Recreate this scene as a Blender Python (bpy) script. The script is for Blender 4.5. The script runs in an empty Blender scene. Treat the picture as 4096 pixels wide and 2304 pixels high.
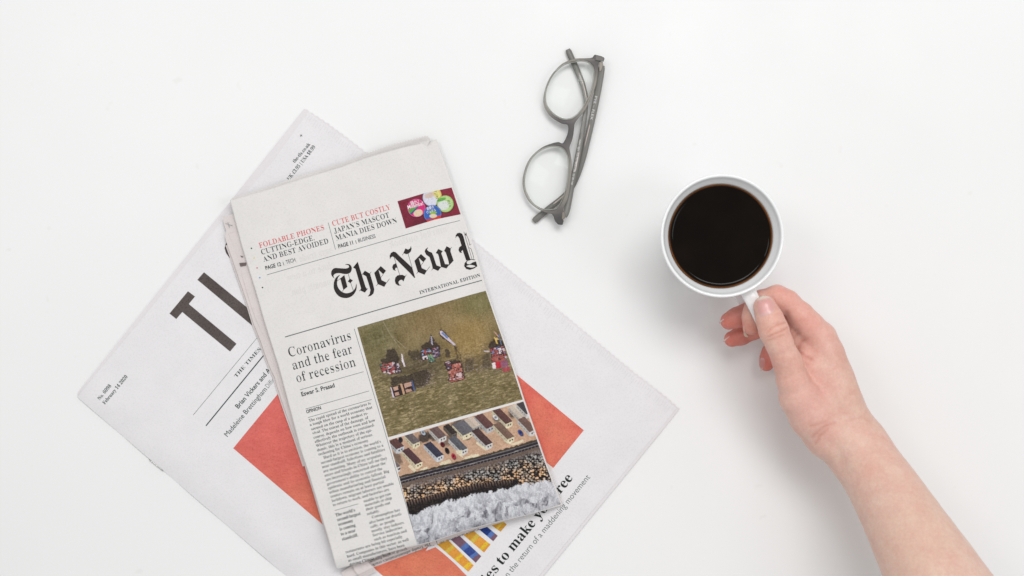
import bpy, math, random
import numpy as np
from mathutils import Vector, noise as mnoise

sc = bpy.context.scene
C = sc.collection
random.seed(7)
# ---------------------------------------------------------------- camera, light, exposure
CAM_H = 1.10                     # camera height above the table, metres
F = 5665.0                       # focal length in photograph pixels (4096 wide)
cd = bpy.data.cameras.new('camera')
cd.sensor_width = 36.0
cd.lens = 36.0 * F / 4096.0
cd.clip_start = 0.05
cd.clip_end = 50
cd.dof.use_dof = True
cd.dof.focus_distance = 1.065
cd.dof.aperture_fstop = 6.3
cam = bpy.data.objects.new('camera', cd)
cam.location = (0, 0, CAM_H)
C.objects.link(cam)
sc.camera = cam

w = bpy.data.worlds.new('World')
sc.world = w
w.use_nodes = True
bg = w.node_tree.nodes['Background']
bg.inputs[0].default_value = (1.0, 1.0, 0.995, 1)
bg.inputs[1].default_value = 0.53

def area(name, loc, target, size, size_y, power, col):
    l = bpy.data.lights.new(name, 'AREA')
    l.shape = 'RECTANGLE'; l.size = size; l.size_y = size_y
    l.energy = power; l.color = col
    o = bpy.data.objects.new(name, l)
    o.location = loc
    d = Vector(target) - Vector(loc)
    o.rotation_euler = d.to_track_quat('-Z', 'Y').to_euler()
    C.objects.link(o)
    return o

area('window_light', (0.28, 0.95, 2.3), (0.0, 0.0, 0), 1.3, 0.8, 28, (1.0, 0.997, 0.99))
area('side_light', (1.25, -0.1, 2.0), (0.1, 0.0, 0), 0.5, 0.8, 5, (0.95, 0.98, 1.0))
area('left_light', (-0.95, 0.5, 2.1), (0.0, 0.0, 0), 0.5, 0.7, 5, (1.0, 0.997, 0.99))
sc.view_settings.view_transform = 'Standard'
sc.view_settings.look = 'None'
sc.view_settings.exposure = 0.0
sc.view_settings.gamma = 1.0

# ---------------------------------------------------------------- helpers
def W(px, py, z):
    """point of the scene at height z, given where its image lies on the photograph's grid"""
    px = np.asarray(px, float); py = np.asarray(py, float); z = np.asarray(z, float) + 0 * px
    k = (CAM_H - z) / F
    return np.stack([(px - 2048) * k, -(py - 1152) * k, z], axis=-1)

def lin(r, g, b, e=1.1):
    out = []
    for c in (r, g, b):
        c = c / 255.0
        c = c / 12.92 if c <= 0.04045 else ((c + 0.055) / 1.055) ** 2.4
        out.append(min(0.9, c / e))
    return tuple(out)

def lin_arr(a, e=1.1):
    a = np.clip(a / 255.0, 0, 1)
    return np.minimum(0.9, np.where(a <= 0.04045, a / 12.92, ((a + 0.055) / 1.055) ** 2.4) / e)

def mesh_obj(name, verts, faces, mat=None, parent=None, smooth=False, cols=None):
    me = bpy.data.meshes.new(name)
    me.from_pydata([tuple(map(float, v)) for v in verts], [], [tuple(map(int, f)) for f in faces])
    me.update()
    if smooth:
        me.polygons.foreach_set('use_smooth', [True] * len(me.polygons))
    if cols is not None:
        ca = me.color_attributes.new('print', 'FLOAT_COLOR', 'POINT')
        c4 = np.ones((len(verts), 4), np.float32); c4[:, :3] = cols
        ca.data.foreach_set('color', c4.ravel())
    if mat: me.materials.append(mat)
    o = bpy.data.objects.new(name, me)
    C.objects.link(o)
    if parent: o.parent = parent
    return o

def thing(name, label, cat, loc=(0, 0, 0), group=None):
    o = bpy.data.objects.new(name, None)
    o.location = loc
    o.empty_display_size = 0.02
    C.objects.link(o)
    o['label'] = label; o['category'] = cat
    if group: o['group'] = group
    return o

def under(o, parent):
    """parent while the mesh keeps its world coordinates"""
    o.parent = parent
    o.matrix_parent_inverse = parent.matrix_basis.inverted() if parent.parent is None else (parent.parent.matrix_basis @ parent.matrix_basis).inverted()
    return o

def resample(pts, n):
    p = np.array(pts, float)
    d = np.r_[0, np.cumsum(np.hypot(*np.diff(p, axis=0).T))]
    t = np.linspace(0, d[-1], n)
    return np.stack([np.interp(t, d, p[:, 0]), np.interp(t, d, p[:, 1])], 1)

def catmull(pts, n=6, closed=False):
    p = np.array(pts, float); m = len(p); out = []
    rng = range(m) if closed else range(m - 1)
    for i in rng:
        if closed:
            a, b, c, d = p[(i - 1) % m], p[i], p[(i + 1) % m], p[(i + 2) % m]
        else:
            a, b, c, d = p[max(i - 1, 0)], p[i], p[i + 1], p[min(i + 2, m - 1)]
        for k in range(n):
            t = k / n
            out.append(0.5 * ((2 * b) + (-a + c) * t + (2 * a - 5 * b + 4 * c - d) * t * t + (-a + 3 * b - 3 * c + d) * t ** 3))
    if not closed: out.append(p[-1])
    return np.array(out)

def grid_faces(nr, ncl, off=0):
    return [(off + r * ncl + c, off + (r + 1) * ncl + c, off + (r + 1) * ncl + c + 1, off + r * ncl + c + 1)
            for r in range(nr - 1) for c in range(ncl - 1)]

def polydist(px, py, pts):
    px = np.asarray(px, float); py = np.asarray(py, float)
    best = np.full(px.shape, 1e9)
    p = np.array(pts, float)
    for a, b in zip(p[:-1], p[1:]):
        d = b - a; L = d @ d
        t = np.clip(((px - a[0]) * d[0] + (py - a[1]) * d[1]) / L, 0, 1)
        best = np.minimum(best, np.hypot(px - a[0] - t * d[0], py - a[1] - t * d[1]))
    return best

def _h(ix, iy, seed):
    n = (ix * 374761393 + iy * 668265263 + seed * 974634777) & 0x7fffffff
    n = ((n ^ (n >> 13)) * 1274126177) & 0x7fffffff
    return ((n ^ (n >> 16)) & 0xffff) / 65535.0

def vnoise(x, y, seed=0):
    x = np.asarray(x, float); y = np.asarray(y, float)
    ix = np.floor(x).astype(np.int64); iy = np.floor(y).astype(np.int64)
    fx = x - ix; fy = y - iy
    fx = fx * fx * (3 - 2 * fx); fy = fy * fy * (3 - 2 * fy)
    return (_h(ix, iy, seed) * (1 - fx) + _h(ix + 1, iy, seed) * fx) * (1 - fy) + (_h(ix, iy + 1, seed) * (1 - fx) + _h(ix + 1, iy + 1, seed) * fx) * fy

def fbm(x, y, seed=0, o=4):
    s = 0; a = 0.5; t = 0
    for k in range(o):
        s = s + a * vnoise(x * 2 ** k, y * 2 ** k, seed + k); t += a; a *= 0.55
    return s / t

# ---------------------------------------------------------------- materials
def newmat(name):
    m = bpy.data.materials.new(name); m.use_nodes = True
    nt = m.node_tree
    return m, nt, nt.nodes['Principled BSDF']

def noise_node(nt, scale, detail=4, vec=None, rough=0.55):
    n = nt.nodes.new('ShaderNodeTexNoise'); n.inputs['Scale'].default_value = scale
    n.inputs['Detail'].default_value = detail; n.inputs['Roughness'].default_value = rough
    if vec is None:
        tc = nt.nodes.new('ShaderNodeTexCoord'); vec = tc.outputs['Object']
    nt.links.new(vec, n.inputs['Vector'])
    return n

def ramp(nt, fac, stops):
    r = nt.nodes.new('ShaderNodeValToRGB')
    els = r.color_ramp.elements
    while len(els) < len(stops): els.new(0.5)
    for e, (p, c) in zip(els, stops):
        e.position = p; e.color = (*c, 1)
    nt.links.new(fac, r.inputs[0])
    return r

def mul(nt, a, b, fac=1.0, mode='MULTIPLY'):
    m = nt.nodes.new('ShaderNodeMix'); m.data_type = 'RGBA'; m.blend_type = mode
    m.inputs['Factor'].default_value = fac
    nt.links.new(a, m.inputs['A']); nt.links.new(b, m.inputs['B'])
    return m.outputs['Result']

def paper_mat(name, col, amount=0.05, bump=0.25, attr=False, translucent=False):
    m, nt, b = newmat(name)
    b.inputs['Roughness'].default_value = 0.85
    b.inputs['Specular IOR Level'].default_value = 0.15
    n1 = noise_node(nt, 55, 5)
    r1 = ramp(nt, n1.outputs['Fac'], [(0.3, (1 - amount,) * 3), (0.7, (1, 1, 1))])
    n2 = noise_node(nt, 900, 3)
    r2 = ramp(nt, n2.outputs['Fac'], [(0.32, (1 - amount * 1.6,) * 3), (0.5, (1, 1, 1))])
    mm = mul(nt, r1.outputs[0], r2.outputs[0])
    if attr:
        a = nt.nodes.new('ShaderNodeAttribute'); a.attribute_name = 'print'
        src = a.outputs['Color']
    else:
        c = nt.nodes.new('ShaderNodeRGB'); c.outputs[0].default_value = (*col, 1); src = c.outputs[0]
    nt.links.new(mul(nt, src, mm), b.inputs['Base Color'])
    bn = noise_node(nt, 260, 4)
    bp = nt.nodes.new('ShaderNodeBump'); bp.inputs['Strength'].default_value = bump; bp.inputs['Distance'].default_value = 0.0004
    nt.links.new(bn.outputs['Fac'], bp.inputs['Height']); nt.links.new(bp.outputs[0], b.inputs['Normal'])
    return m

def ink_mat(name, col, amount=0.12):
    m = paper_mat(name, col, amount=amount, bump=0.1)
    return m

M_news = paper_mat('newsprint', lin(233, 230, 228), 0.045, 0.5)
M_news_in = paper_mat('newsprint_inner', lin(230, 221, 219), 0.05, 0.4)
M_photo = paper_mat('halftone_print', (1, 1, 1), 0.12, 0.15, attr=True)
M_tls = paper_mat('white_newsprint', lin(238, 236, 238), 0.04, 0.4)
M_tls_in = paper_mat('white_newsprint_inner', lin(234, 230, 232), 0.03, 0.3)
M_ink = ink_mat('black_ink', lin(60, 66, 65), 0.2)
M_ink_h = ink_mat('masthead_ink', lin(58, 53, 52), 0.25)
M_ink_b = ink_mat('body_ink', lin(62, 64, 64), 0.2)
M_ink_red = ink_mat('red_ink', lin(228, 98, 96), 0.12)
M_ink_t = ink_mat('tls_ink', lin(58, 76, 74), 0.2)
M_ink_tt = ink_mat('tls_title_ink', lin(101, 92, 89), 0.25)
M_ink_g = ink_mat('grey_ink', lin(140, 146, 146), 0.1)
M_white_ink = ink_mat('white_ink', (0.8, 0.8, 0.8), 0.05)

def simple(name, col, rough=0.5, spec=0.5, coat=0.0, metal=0.0):
    m, nt, b = newmat(name)
    n = noise_node(nt, 40, 4)
    r = ramp(nt, n.outputs['Fac'], [(0.3, tuple(c * 0.96 for c in col)), (0.7, col)])
    nt.links.new(r.outputs[0], b.inputs['Base Color'])
    b.inputs['Roughness'].default_value = rough
    b.inputs['Specular IOR Level'].default_value = spec
    b.inputs['Coat Weight'].default_value = coat
    b.inputs['Metallic'].default_value = metal
    return m

# table: matt white laminate with a few faint smudges
def table_mat():
    m, nt, b = newmat('white_laminate')
    tc = nt.nodes.new('ShaderNodeTexCoord')
    n = noise_node(nt, 3.0, 3, tc.outputs['Object'])
    r = ramp(nt, n.outputs['Fac'], [(0.35, (0.808, 0.808, 0.808)), (0.65, (0.832, 0.832, 0.832))])
    n2 = noise_node(nt, 60, 2, tc.outputs['Object'])
    r2 = ramp(nt, n2.outputs['Fac'], [(0.24, (0.96, 0.955, 0.95)), (0.29, (1, 1, 1))])
    nt.links.new(mul(nt, r.outputs[0], r2.outputs[0]), b.inputs['Base Color'])
    b.inputs['Roughness'].default_value = 0.42
    b.inputs['Specular IOR Level'].default_value = 0.3
    n3 = noise_node(nt, 18, 4, tc.outputs['Object'])
    r3 = ramp(nt, n3.outputs['Fac'], [(0.3, (0.38,) * 3), (0.7, (0.5,) * 3)])
    nt.links.new(r3.outputs[0], b.inputs['Roughness'])
    return m

tb = mesh_obj('table_top', [(-1.6, -1.1, 0), (1.6, -1.1, 0), (1.6, 1.1, 0), (-1.6, 1.1, 0),
                            (-1.6, -1.1, -0.03), (1.6, -1.1, -0.03), (1.6, 1.1, -0.03), (-1.6, 1.1, -0.03)],
              [(0, 1, 2, 3), (7, 6, 5, 4), (0, 4, 5, 1), (1, 5, 6, 2), (2, 6, 7, 3), (3, 7, 4, 0)], table_mat())
tb['kind'] = 'structure'

# ---------------------------------------------------------------- lettering
_glyph_cache = {}
def bold_serif(s):
    r = ''
    for ch in s:
        if 'A' <= ch <= 'Z': r += chr(0x1D400 + ord(ch) - 65)
        elif 'a' <= ch <= 'z': r += chr(0x1D41A + ord(ch) - 97)
        elif '0' <= ch <= '9': r += chr(0x1D7CE + ord(ch) - 48)
        else: r += ch
    return r

def text_mesh(s, serif, offset=0.0, thin=0.0, spacing=1.0, res=3):
    key = (s, serif, offset, thin, spacing, res)
    if key in _glyph_cache: return _glyph_cache[key]
    c = bpy.data.curves.new('tmp', 'FONT')
    c.body = bold_serif(s) if serif else s
    c.size = 1; c.offset = offset; c.space_character = spacing; c.resolution_u = res
    c.fill_mode = 'FRONT'
    o = bpy.data.objects.new('tmp', c); C.objects.link(o)
    bpy.context.view_layer.update()
    dg = bpy.context.evaluated_depsgraph_get()
    me = bpy.data.meshes.new_from_object(o.evaluated_get(dg))
    v = np.zeros(len(me.vertices) * 3); me.vertices.foreach_get('co', v); v = v.reshape(-1, 3)[:, :2].copy()
    fs = [tuple(p.vertices) for p in me.polygons]
    if thin and len(fs):
        # slim only the upright strokes: boundary points move sideways into the letter
        cnt = {}
        for f in fs:
            for a, b in zip(f, f[1:] + f[:1]):
                k = (min(a, b), max(a, b)); cnt.setdefault(k, []).append((a, b))
        nx = np.zeros(len(v)); ny = np.zeros(len(v))
        for k, l in cnt.items():
            if len(l) == 1:
                a, b = l[0]; d = v[b] - v[a]; L = math.hypot(*d) + 1e-9
                for q in (a, b): nx[q] += d[1] / L; ny[q] += -d[0] / L
        L = np.hypot(nx, ny) + 1e-9
        orient = 0
        f = fs[0]
        area2 = sum(v[f[i - 1]][0] * v[f[i]][1] - v[f[i]][0] * v[f[i - 1]][1] for i in range(len(f)))
        sgn = 1 if area2 > 0 else -1
        v[:, 0] -= sgn * thin * nx / L
    bpy.data.objects.remove(o); bpy.data.curves.remove(c); bpy.data.meshes.remove(me)
    _glyph_cache[key] = (v, fs)
    return v, fs

class Print:
    """collects flat print in page coordinates and lays it on a paper surface zf(px, py)"""
    def __init__(s, zf, lift=0.00012): s.v = []; s.f = []; s.n = 0; s.zf = zf; s.lift = lift; s.k = 0
    def add(s, pts, faces, dz=0.0):
        pts = np.asarray(pts, float)
        z = s.zf(pts[:, 0], pts[:, 1]) + s.lift + dz
        s.v.append(W(pts[:, 0], pts[:, 1], z)); s.f += [tuple(i + s.n for i in f) for f in faces]; s.n += len(pts)
    def text(s, st, a, b, em, serif=True, offset=0.0, thin=0.0, spacing=1.0, natural=False):
        v, fs = text_mesh(st, serif, offset, thin, spacing)
        if not len(v): return
        x0 = v[:, 0].min(); wd = v[:, 0].max() - x0
        a = np.array(a, float); b = np.array(b, float); d = b - a; L = math.hypot(*d); d /= L
        up = np.array([d[1], -d[0]])
        sx = L / wd
        if not serif: em = em * 1.22
        p = a + np.outer((v[:, 0] - x0) * sx, d) + np.outer(v[:, 1] * em, up)
        s.k += 1
        s.add(p, fs, (s.k % 5) * 2e-6)
    def line(s, pts, wd, n=24):
        p = resample(pts, n); t = np.gradient(p, axis=0); t /= np.hypot(*t.T)[:, None]
        q = np.stack([-t[:, 1], t[:, 0]], 1) * wd / 2
        vv = np.empty((2 * n, 2)); vv[0::2] = p - q; vv[1::2] = p + q
        s.k += 1
        s.add(vv, [(2 * i, 2 * i + 1, 2 * i + 3, 2 * i + 2) for i in range(n - 1)], (s.k % 5) * 2e-6)
    def poly(s, pts, dz=None):
        from mathutils.geometry import tessellate_polygon
        pts = [tuple(p) for p in pts]
        tr = tessellate_polygon([[Vector((x, y, 0)) for x, y in pts]])
        s.k += 1
        s.add(pts, tr, (s.k % 7) * 3e-6 if dz is None else dz)
    def build(s, name, mat, parent, label=None):
        if not s.v: return None
        # faces must look upward
        V = np.concatenate(s.v)
        fs = []
        for f in s.f:
            a, b, c = V[f[0]], V[f[1]], V[f[2]]
            cr = (b[0] - a[0]) * (c[1] - a[1]) - (b[1] - a[1]) * (c[0] - a[0])
            fs.append(f if cr > 0 else f[::-1])
        o = mesh_obj(name, V, fs, mat)
        o.parent = parent
        if label: o['label'] = label
        return o

def conv(sx, ox, oy):
    return lambda x, y: (ox + x * sx, oy + y * sx)

def coons(top, bottom, left, right, nu, nv):
    t = resample(top, nu); b = resample(bottom, nu); l = resample(left, nv); r = resample(right, nv)
    u = np.linspace(0, 1, nu)[None, :, None]; v = np.linspace(0, 1, nv)[:, None, None]
    g = (1 - v) * t[None] + v * b[None] + (1 - u) * l[:, None] + u * r[:, None] \
        - ((1 - u) * (1 - v) * t[0] + u * (1 - v) * t[-1] + (1 - u) * v * b[0] + u * v * b[-1])
    return g

def zigzag(g_row, amp, nrm):
    q = g_row.copy(); q[1::2] += np.array(nrm) * amp
    return q

# ================================================================ LITERARY PAPER (below)
TL_edge = [(1216, 436), (1300, 490), (1390, 556), (1471, 620), (1760, 855), (2070, 1109), (2164, 1185), (2240, 1248), (2344, 1333), (2523, 1481), (2658, 1585), (2716, 1636)]
LL, TT, RR, BB = (302, 1582), (1216, 436), (2716, 1638), (1749, 2822)
def z_tls(px, py):
    px = np.asarray(px, float); py = np.asarray(py, float)
    d = polydist(px, py, [LL, BB])                    # folded spine, rolls down
    z = 0.0042 - 0.0030 * np.clip(1 - d / 110.0, 0, 1) ** 2.2
    d2 = polydist(px, py, [LL, TT])
    z = z - 0.0012 * np.clip(1 - d2 / 60.0, 0, 1) ** 2
    d3 = polydist(px, py, TL_edge)
    z = z - 0.0014 * np.clip(1 - d3 / 160.0, 0, 1) ** 1.5
    d4 = polydist(px, py, [RR, BB])
    z = z - 0.0008 * np.clip(1 - d4 / 120.0, 0, 1) ** 1.5
    z = z + 0.0011 * (fbm(px / 420.0, py / 420.0, 3, 3) - 0.5) + 0.0003 * (fbm(px / 70.0, py / 70.0, 9, 3) - 0.5)
    # puckers along the spine
    sp = ((px - LL[0]) * 0.759 + (py - LL[1]) * 0.651)
    z = z + 0.0009 * np.exp(-(d / 80.0) ** 2) * np.sin(sp / 47.0) * (0.3 + vnoise(sp / 90.0, 0 * sp, 4))
    return z
tls = thing('literary_newspaper', 'white tabloid literary newspaper with large T and L lettering lying flat under the other newspaper', 'newspaper', (0, 0, 0))

def slab(name, grid_pts, ztop, zbot, mat, parent, ends=True):
    """sheet or pad: top surface from a px grid with heights ztop, side walls down to zbot"""
    nr, ncl = grid_pts.shape[:2]
    P = W(grid_pts[..., 0], grid_pts[..., 1], ztop).reshape(-1, 3)
    f = [q for q in grid_faces(nr, ncl)]
    rim = [c for c in range(ncl)] + [r * ncl + ncl - 1 for r in range(1, nr)] + [(nr - 1) * ncl + c for c in range(ncl - 2, -1, -1)] + [r * ncl for r in range(nr - 2, 0, -1)]
    n = len(P)
    low = P[rim].copy()
    low[:, 2] = np.minimum(low[:, 2] - 0.0001, zbot)
    V = np.concatenate([P, low])
    m = len(rim)
    for i in range(m):
        j = (i + 1) % m
        f.append((rim[i], rim[j], n + j, n + i))
    return mesh_obj(name, V, f, mat, parent, smooth=False)

def smooth_top(o, angle=35):
    me = o.data
    me.polygons.foreach_set('use_smooth', [True] * len(me.polygons))
    try: me.set_sharp_from_angle(angle=math.radians(angle))
    except Exception: pass

# inner pages, a little larger than the cover so that their edges show
g = coons(TL_edge, [LL, BB], [TT, LL], [RR, BB], 160, 90)
g[0] = zigzag(g[0], 5, (0.63, -0.77))
z = z_tls(g[..., 0], g[..., 1]) - 0.0007
o = slab('inner_pages', g, z, 0.0003, M_tls_in, tls); smooth_top(o)
# cover page
cov_top = [(1232, 449)] + [(x - 6, y + 7) for x, y in TL_edge[1:-1]] + [(2704, 1636)]
g = coons(cov_top, [(309, 1588), (1738, 2812)], [(1232, 449), (1096, 640), (822, 962), (560, 1286), (309, 1588)], [(2704, 1636), (1738, 2812)], 220, 150)
g[0] = zigzag(g[0], 5, (0.63, -0.77))
z = z_tls(g[..., 0], g[..., 1])
o = slab('cover_page', g, z, 0.0016, M_tls, tls)
smooth_top(o); cover = o

# crimped feed marks along the cut edge
P = Print(z_tls, 0.0001)
ed = resample(TL_edge, 170)
for i, (x, y) in enumerate(ed[2:-1]):
    if random.random() < 0.85:
        L = 14 + random.random() * 22
        s0 = 8 + random.random() * 8
        P.line([(x - 0.63 * s0, y + 0.77 * s0), (x - 0.63 * (s0 + L) + 3, y + 0.77 * (s0 + L))], 2.2, 3)
P.build('crimp_marks', ink_mat('crimp_tone', lin(229, 226, 228), 0.01), cover)

# --- title lettering
P = Print(z_tls)
P.poly([(752, 1165), (780, 1186), (755, 1216), (946, 1375), (920, 1406), (729, 1248), (705, 1276), (678, 1254)])
P.poly([(816, 1089), (1035, 1268), (1110, 1176), (1140, 1200), (1040, 1329), (1007, 1301), (789.5, 1119)])
P.poly([(904, 972), (898, 992), (904, 1012), (917, 1030), (936, 1046), (985, 1075), (1000, 1000), (950, 940)])
P.build('title_lettering', M_ink_tt, cover, 'large dark T and L letters of the title')
P = Print(z_tls)
z3 = conv(0.345, 280, 1400); z4b = conv(0.34507, 750, 1300); z1 = conv(0.42783, 900, 500)
P.text('the-tls.co.uk', z1(652, 356), z1(800, 182), 21)
P.text('UK £3.95 | USA $8.99', z1(602, 519), z1(847, 207), 21)
P.build('web_address', M_ink_t, cover); P = Print(z_tls)
P.text('No. 6098', z3(345, 584), z3(482, 418), 21)
P.text('February 14 2020', z3(404, 634), z3(670, 312), 21)
P.build('issue_date', M_ink_t, cover); P = Print(z_tls)
P.text('THE TIMES L', z4b(567, 612), z4b(905, 225), 20, offset=-0.005)
P.build('subtitle', M_ink_t, cover); P = Print(z_tls)
P.text('Brian Vickers and Ad', z4b(590, 972), z4b(990, 503), 23, serif=False, offset=0.012)
P.text('Madeleine Brettingham', z4b(464, 1299), z4b(924, 752), 24, serif=False, offset=0.0)
P.build('author_names', M_ink_t, cover); P = Print(z_tls)
P.line([z1(702, 91), z1(722, 106)], 2.2, 3); P.line([z1(720, 90), z1(704, 107)], 2.2, 3)
P.build('register_mark', M_ink_t, cover); P = Print(z_tls)
P.line([(824, 1703), (1100, 1366)], 4.2)
P.build('printed_rule', M_ink_t, cover)
P = Print(z_tls)
P.text('Difficult', z4b(937, 735), z4b(1055, 597), 23, serif=False, offset=-0.006)
P.build('author_names', M_ink_g, cover); P = Print(z_tls)
P.line([(773, 1660), (1045, 1331)], 1.8)
P.build('printed_rule', M_ink_g, cover)
P = Print(z_tls)
P.text('make you free', (2054, 2207), (2293, 1914), 60)
P.text('to', (2009, 2262), (2041, 2223), 60)
P.text('rules', (1908, 2386), (1998, 2277), 60)
P.build('cover_headline', ink_mat('headline_ink', lin(44, 54, 50), 0.3), cover, 'bold black headline reading to make you free')
P = Print(z_tls)
P.text('on the return of a maddening movement', (2022, 2324), (2362, 1910), 29, serif=False, offset=-0.008)
P.build('cover_subheadline', ink_mat('sub_ink', lin(96, 106, 106), 0.1), cover)

# --- printed picture: orange panel, cream ground, striped bars
def quad_grid(a, b, c, d, nu=24, nv=24):
    u = np.linspace(0, 1, nu)[None, :, None]; v = np.linspace(0, 1, nv)[:, None, None]
    a, b, c, d = map(lambda q: np.array(q, float), (a, b, c, d))
    return (1 - v) * ((1 - u) * a + u * b) + v * ((1 - u) * d + u * c)
def colour_patch(name, g, colfn, zf, lift, parent, label=None, mat=None):
    z = zf(g[..., 0], g[..., 1]) + lift
    V = W(g[..., 0], g[..., 1], z).reshape(-1, 3)
    nr, ncl = g.shape[:2]
    f = grid_faces(nr, ncl)
    a, b, c = V[f[0][0]], V[f[0][1]], V[f[0][2]]
    if (b[0] - a[0]) * (c[1] - a[1]) - (b[1] - a[1]) * (c[0] - a[0]) < 0: f = [q[::-1] for q in f]
    col = lin_arr(colfn(g[..., 0].ravel(), g[..., 1].ravel()))
    o = mesh_obj(name, V, f, mat or M_photo, parent, smooth=True, cols=col)
    if label: o['label'] = label
    return o
def orange(px, py):
    n = fbm(px / 90.0, py / 90.0, 21, 4); s = fbm(px / 30.0 + py / 60.0, py / 9.0, 22, 3)
    m = fbm(px / 4.0, py / 4.0, 23, 2)
    base = np.stack([230 + 10 * (n - .5), 124 + 34 * (n - .5) + (py - 1900) * 0.015, 104 + 16 * (n - .5)], -1)
    t = np.clip((1750 - px * 0.4 - py * 0.6) / 400, 0, 1)[:, None]
    base = base * (1 - t) + np.array([228, 116, 110]) * t
    return base + ((s - .5) * 14 + (m - .5) * 14)[:, None]
A0 = np.array([933, 1793.]); d1 = np.array([.633, -.774]); d2 = np.array([.764, .645])
rt = np.array([2335, 1721.]); lo = np.array([2213, 1872.])
colour_patch('orange_panel', quad_grid((1560, 1080), (2335, 1721), (2213, 1872), (1438, 1231), 160, 30), orange, z_tls, 0.0001, cover, 'orange printed panel at the right of the other newspaper')
colour_patch('orange_panel', quad_grid((933, 1793), (1310, 1333), (1930, 1852), (1600, 2362), 110, 110), orange, z_tls, 0.0001, cover, 'orange printed panel at the left of the other newspaper')
g = coons([(1513, 2277), (1742, 2189)], [(1560, 2340), (1905, 2338)], [(1513, 2277), (1560, 2340)], [(1742, 2189), (1774, 2214), (1825, 2260), (1865, 2302), (1905, 2338)], 60, 24)
colour_patch('orange_panel', g, orange, z_tls, 0.0002, cover, 'small orange printed piece at the lower edge of the picture')
P = Print(z_tls, 0.00006)
P.poly([(2213, 1872), (2230, 1851), (2195, 1821), (2150, 1800), (2150, 1880), (2184, 1905)])
P.build('cream_ground', ink_mat('cream_tone', lin(232, 228, 220), 0.03), cover)
def bars(quad, stops):
    a, b, c, d = [np.array(q, float) for q in quad]     # a-b near the other paper, d-c far end
    ax = ((d + c) - (a + b)) / 2; L = math.hypot(*ax); ax /= L; o0 = (a + b) / 2
    def fn(px, py):
        t = ((px - o0[0]) * ax[0] + (py - o0[1]) * ax[1]) / L
        side = (-(px - o0[0]) * ax[1] + (py - o0[1]) * ax[0]) / 30
        out = np.zeros((len(px), 3)); tt = t + 0.02 * side
        for p, cl in stops:
            out[tt >= p] = cl
        return out + (fbm(px / 5, py / 5, 31, 2)[:, None] - .5) * 20
    return quad_grid(a, b, c, d, 16, 60), fn
OR = (236, 164, 72); YE = (238, 198, 62); PU = (128, 96, 112); BL = (62, 82, 150); LB = (92, 122, 186); DO = (214, 158, 62); DY = (220, 190, 80)
for quad, st in (
    (((1735, 2166), (1778, 2146), (1895, 2262), (1873, 2287)), [(-9, DO), (.12, DO), (.3, DY), (.38, OR), (.58, YE), (.66, OR), (.86, YE), (.94, OR)]),
    (((1790, 2146), (1826, 2132), (1925, 2225), (1903, 2251)), [(-9, (70, 100, 140)), (.1, PU), (.42, LB), (.55, BL), (.78, LB), (.88, PU)]),
    (((1840, 2128), (1880, 2112), (1962, 2178), (1936, 2210)), [(-9, DO), (.38, DY), (.52, OR), (.8, YE), (.92, OR)]),
    (((1900, 2104), (1930, 2092), (1991, 2143), (1973, 2165)), [(-9, BL), (.25, (40, 62, 130)), (.62, LB), (.82, PU)]),
    (((1950, 2090), (1990, 2066), (2027, 2098), (2002, 2127)), [(-9, DO), (.6, DY), (.75, DO)])):
    g, fn = bars(quad, st)
    colour_patch('striped_bar', g, fn, z_tls, 0.00018, cover)
# staple in the spine
st = []
a = np.array([598, 1838.]); b = np.array([652, 1883.])
tube = []
mcurve = bpy.data.curves.new('staple', 'CURVE'); mcurve.dimensions = '3D'; mcurve.bevel_depth = 0.00035; mcurve.bevel_resolution = 3
sp = mcurve.splines.new('POLY')
pp = resample([a, b], 6)
zz = z_tls(pp[:, 0], pp[:, 1]) + 0.0003
w3 = W(pp[:, 0], pp[:, 1], zz)
w3 = np.concatenate([[w3[0] - [0, 0, 0.0008]], w3, [w3[-1] - [0, 0, 0.0008]]])
sp.points.add(len(w3) - 1)
for q, p in zip(sp.points, w3): q.co = (*p, 1)
so = bpy.data.objects.new('tmpstaple', mcurve); C.objects.link(so)
def curve_to_mesh_obj(o, name, mat, parent, smooth=True):
    bpy.context.view_layer.update()
    me = bpy.data.meshes.new_from_object(o.evaluated_get(bpy.context.evaluated_depsgraph_get()))
    me.name = name
    me.materials.clear(); me.materials.append(mat)
    if smooth: me.polygons.foreach_set('use_smooth', [True] * len(me.polygons))
    cu = o.data
    bpy.data.objects.remove(o); bpy.data.curves.remove(cu)
    q = bpy.data.objects.new(name, me); C.objects.link(q); q.parent = parent
    return q
M_steel = simple('steel', (0.62, 0.62, 0.6), 0.3, 0.5, 0, 1.0)
curve_to_mesh_obj(so, 'staple', M_steel, tls)

# ================================================================ FOLDED NEWSPAPER (on top)
N_left = [(920, 803), (938, 874), (966, 981), (991, 1063), (1023, 1167), (1059, 1293), (1091, 1393), (1116, 1472), (1140, 1562), (1164, 1652), (1201, 1793), (1238, 1905), (1283, 2055), (1316, 2166), (1346, 2276)]
N_top = [(920, 803), (1062, 763), (1217, 714), (1362, 671), (1456, 636), (1541, 611), (1627, 588), (1741, 564)]
N_right = [(1741, 564), (1778, 668), (1807, 750), (1840, 848), (1900, 1015), (1943, 1162), (1980, 1270), (2021, 1386), (2058, 1494), (2092, 1600), (2146, 1753), (2179, 1848), (2216, 1944), (2244, 2019)]
N_bot = [(1346, 2276), (1400, 2262), (1454, 2248), (1500, 2230), (1541, 2213), (1628, 2190), (1669, 2181), (1740, 2163), (1850, 2125), (1972, 2092), (2100, 2062), (2175, 2041), (2244, 2019)]
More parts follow.
